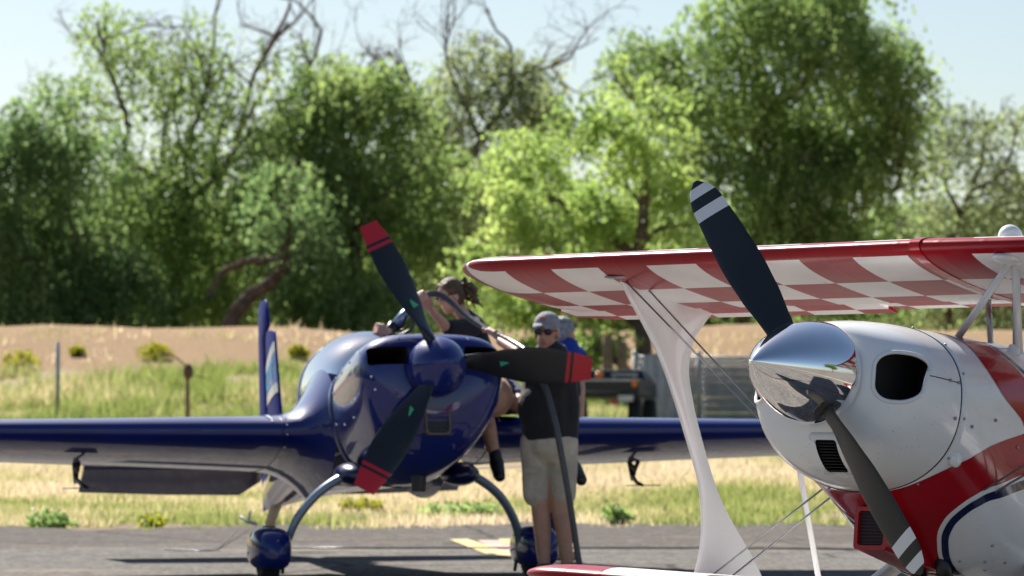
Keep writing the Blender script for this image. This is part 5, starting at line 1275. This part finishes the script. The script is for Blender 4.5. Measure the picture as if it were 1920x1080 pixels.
# fence posts of the field
def field_post(px, d, h, r, m, label, top=None):
    x = (px - 960) * d / F_PX; z = gz(x, d); root = empty('fence_post', (x, d, z)); mb = MB(); mb.tube([(0, 0, -.05), (.01, 0, h * .5), (0, 0, h)], [r, r, r * .9], 8); mb.build('post', m, root)
    if top:
        mb = MB(); mb.ball((.02, 0, h - .08), (.10, .09, .16), 10, 8); mb.tube(spline([(0, 0, h), (-.25, .1, h + .22), (-.55, .2, h + .28)], 6), .015, 5); mb.tube([(0, 0, h - .12), (.35, .1, h - .2)], .012, 5); mb.build('wire_tangle', mat('rusty_wire', (.16, .09, .06), .9, var=.4, vscale=20, bump=.8), root)
    tag(root, label, 'post', 'field fence posts')
field_post(351, 72, 1.35, .045, M_wood, 'rusty fence post topped with tangled wire above the near wing', True)
field_post(108, 84, 1.75, .05, M_galv, 'plain grey fence post in the weeds at far left')
# timber posts, steel fence with slats, draped tarp, work truck beyond the wing
for px, h, lb in ((1138, 1.5, 'brown timber post under the bright tree, left of the pair'), (1166, 1.35, 'brown timber post under the bright tree, right of the pair')):
    d = 90; x = (px - 960) * d / F_PX; mb = MB(); mb.tube([(0, 0, -.1), (.02, 0, .7), (0, 0, h)], [.14, .13, .12], 10); o = mb.build('timber_post', M_wood); o.location = (x, d, gz(x, d)); tag(o, lb, 'post', 'timber posts under the tree')
FD = 79.0; fz0 = gz(4, FD)
fr_ = empty('steel_fence', ((1190 - 960) * FD / F_PX, FD, fz0)); tag(fr_, 'grey steel mesh fence with horizontal slats beyond the far wing', 'fence')
fl = 5.4; fh = 1.55
for i in range(5):
    x = i * fl / 4; mb = MB(); mb.tube([(x, 0, -.05), (x, 0, fh + .06)], .045, 8); mb.ball((x, 0, fh + .08), .06, 8, 6); mb.build('post', M_galv, fr_)
for z in (fh, .12): mb = MB(); mb.tube([(0, -.06, z), (fl, -.06, z)], .025, 8); mb.build('rail', M_galv, fr_)
for i in range(9):
    for k in range(4):
        mb = MB(); mb.box((fl / 8 + k * fl / 4, .10, .12 + i * .165), (fl / 4 - .10, .03, .148)); mb.build('slat', M_slat, fr_, smooth=False)
mb = MB()
for i in range(-13, 46):
    x = i * .12
    for sg in (1, -1):
        x0, x1 = (x, x + fh) if sg > 0 else (x + fh, x); a = Vector((x0, -.05 - .006 * sg, .05)); b_ = Vector((x1, -.05 - .006 * sg, fh))
        t0, t1 = 0, 1; 
        for lim in (0, fl):
            pass
        def cl(v_): return min(max(v_, 0), fl)
        if (a.x < 0 and b_.x < 0) or (a.x > fl and b_.x > fl): continue
        def at(xv): return a.lerp(b_, (xv - a.x) / (b_.x - a.x))
        a2 = at(cl(a.x)); b2 = at(cl(b_.x)); mb.tube([a2, b2], .006, 4, cap=False)
wm = mb.build('wire_mesh', M_galv, fr_); wm['kind'] = 'stuff'
mb = MB(); tx0 = 1188; td = 78.4; rows_ = []
for i in range(12):
    t = i / 11; row = []
    for j in range(22):
        u = j / 21; w = lerp(.42, .60, t); row.append(Vector(((u - .5) * 2 * w * .85 + .1 * math.sin(t * 3), -.10 - .18 * t + .05 * math.sin(u * 26 + t * 2), 1.62 - 1.5 * t - .12 * abs(u - .5) * (1 - t))))
    rows_.append(row)
mb.loft(rows_, False, False, closed=False)
mb.loft([[p + Vector((0, .03, 0)) for p in r_] for r_ in rows_], False, False, closed=False)
o = mb.build('tarp', M_tarp); o.location = ((1238 - 960) * td / F_PX, td, gz(3, td)); tag(o, 'pale grey tarpaulin draped over the left end of the steel fence', 'tarp')
# work truck seen from behind
TD = 74.0; tx_ = (1118 - 960) * TD / F_PX; tz = gz(tx_, TD)
tr_ = empty('work_truck', (tx_, TD, tz), R(-8)); tag(tr_, 'dark flatbed work truck with orange beacon parked beyond the wing', 'truck')
mb = MB(); mb.box((0, .9, .78), (1.75, 2.3, .10)); bevel(mb.build('tray', M_black, tr_), .02)
for sx in (-1, 1):
    mb = MB(); mb.box((sx * .86, .9, .95), (.035, 2.3, .24)); mb.build('tray_side', M_black, tr_, smooth=False)
mb = MB(); mb.box((0, -.26, .95), (1.75, .035, .24)); mb.build('tailgate', M_black, tr_, smooth=False)
mb = MB(); mb.box((0, -.285, 1.05), (1.80, .02, .05)); mb.build('tray_rail', M_galv, tr_, smooth=False)
mb = MB(); mb.loft([[(-.80, 2.05, .70), (.80, 2.05, .70), (.80, 4.0, .70), (-.80, 4.0, .70)], [(-.80, 2.05, 1.0), (.80, 2.05, 1.0), (.80, 4.0, .98), (-.80, 4.0, .98)], [(-.68, 2.15, 1.28), (.68, 2.15, 1.28), (.66, 3.0, 1.28), (-.66, 3.0, 1.28)]]); bevel(mb.build('cab', M_black, tr_, smooth=False), .04)
for sx in (-.62, .62):
    mb = MB(); mb.box((sx, -.31, .70), (.34, .03, .16)); mb.build('bumper_panel', M_black, tr_, smooth=False)
    mb = MB(); mb.box((sx, -.335, .69), (.30, .012, .12)); bevel(mb.build('number_plate' if sx < 0 else 'reflector_plate', M_plate, tr_, smooth=False), .01)
    mb = MB(); mb.box((sx * .62, -.32, .62), (.14, .03, .09)); mb.build('tail_lamp', M_redlens, tr_, smooth=False)
    mb = MB(); mb.box((sx * 1.28, -.30, .98), (.10, .03, .12)); mb.build('indicator', M_orange, tr_, smooth=False)
for sx in (-.72, .72):
    for yy in (.5, 3.3):
        mb = MB(); mb.revolve([(-.11, .22), (-.12, .31), (-.09, .345), (.09, .345), (.12, .31), (.11, .22)], 'x', 22, True, True); w_ = mb.build('wheel', M_rubber, tr_); w_.location = (sx, yy, .345)
mb = MB(); mb.revolve([(0, .085), (.11, .085), (.14, .05)], 'z', 18, True, True); o = mb.build('beacon', M_orange, tr_); o.location = (.08, -.16, 1.075)
mb = MB(); mb.box((.55, .1, 1.16), (.5, .3, .05)); mb.tube([(.35, .1, .8), (.35, .1, 1.16)], .02, 6); mb.tube([(.75, .1, .8), (.75, .1, 1.16)], .02, 6); mb.build('tool_shelf', M_galv, tr_, smooth=False)
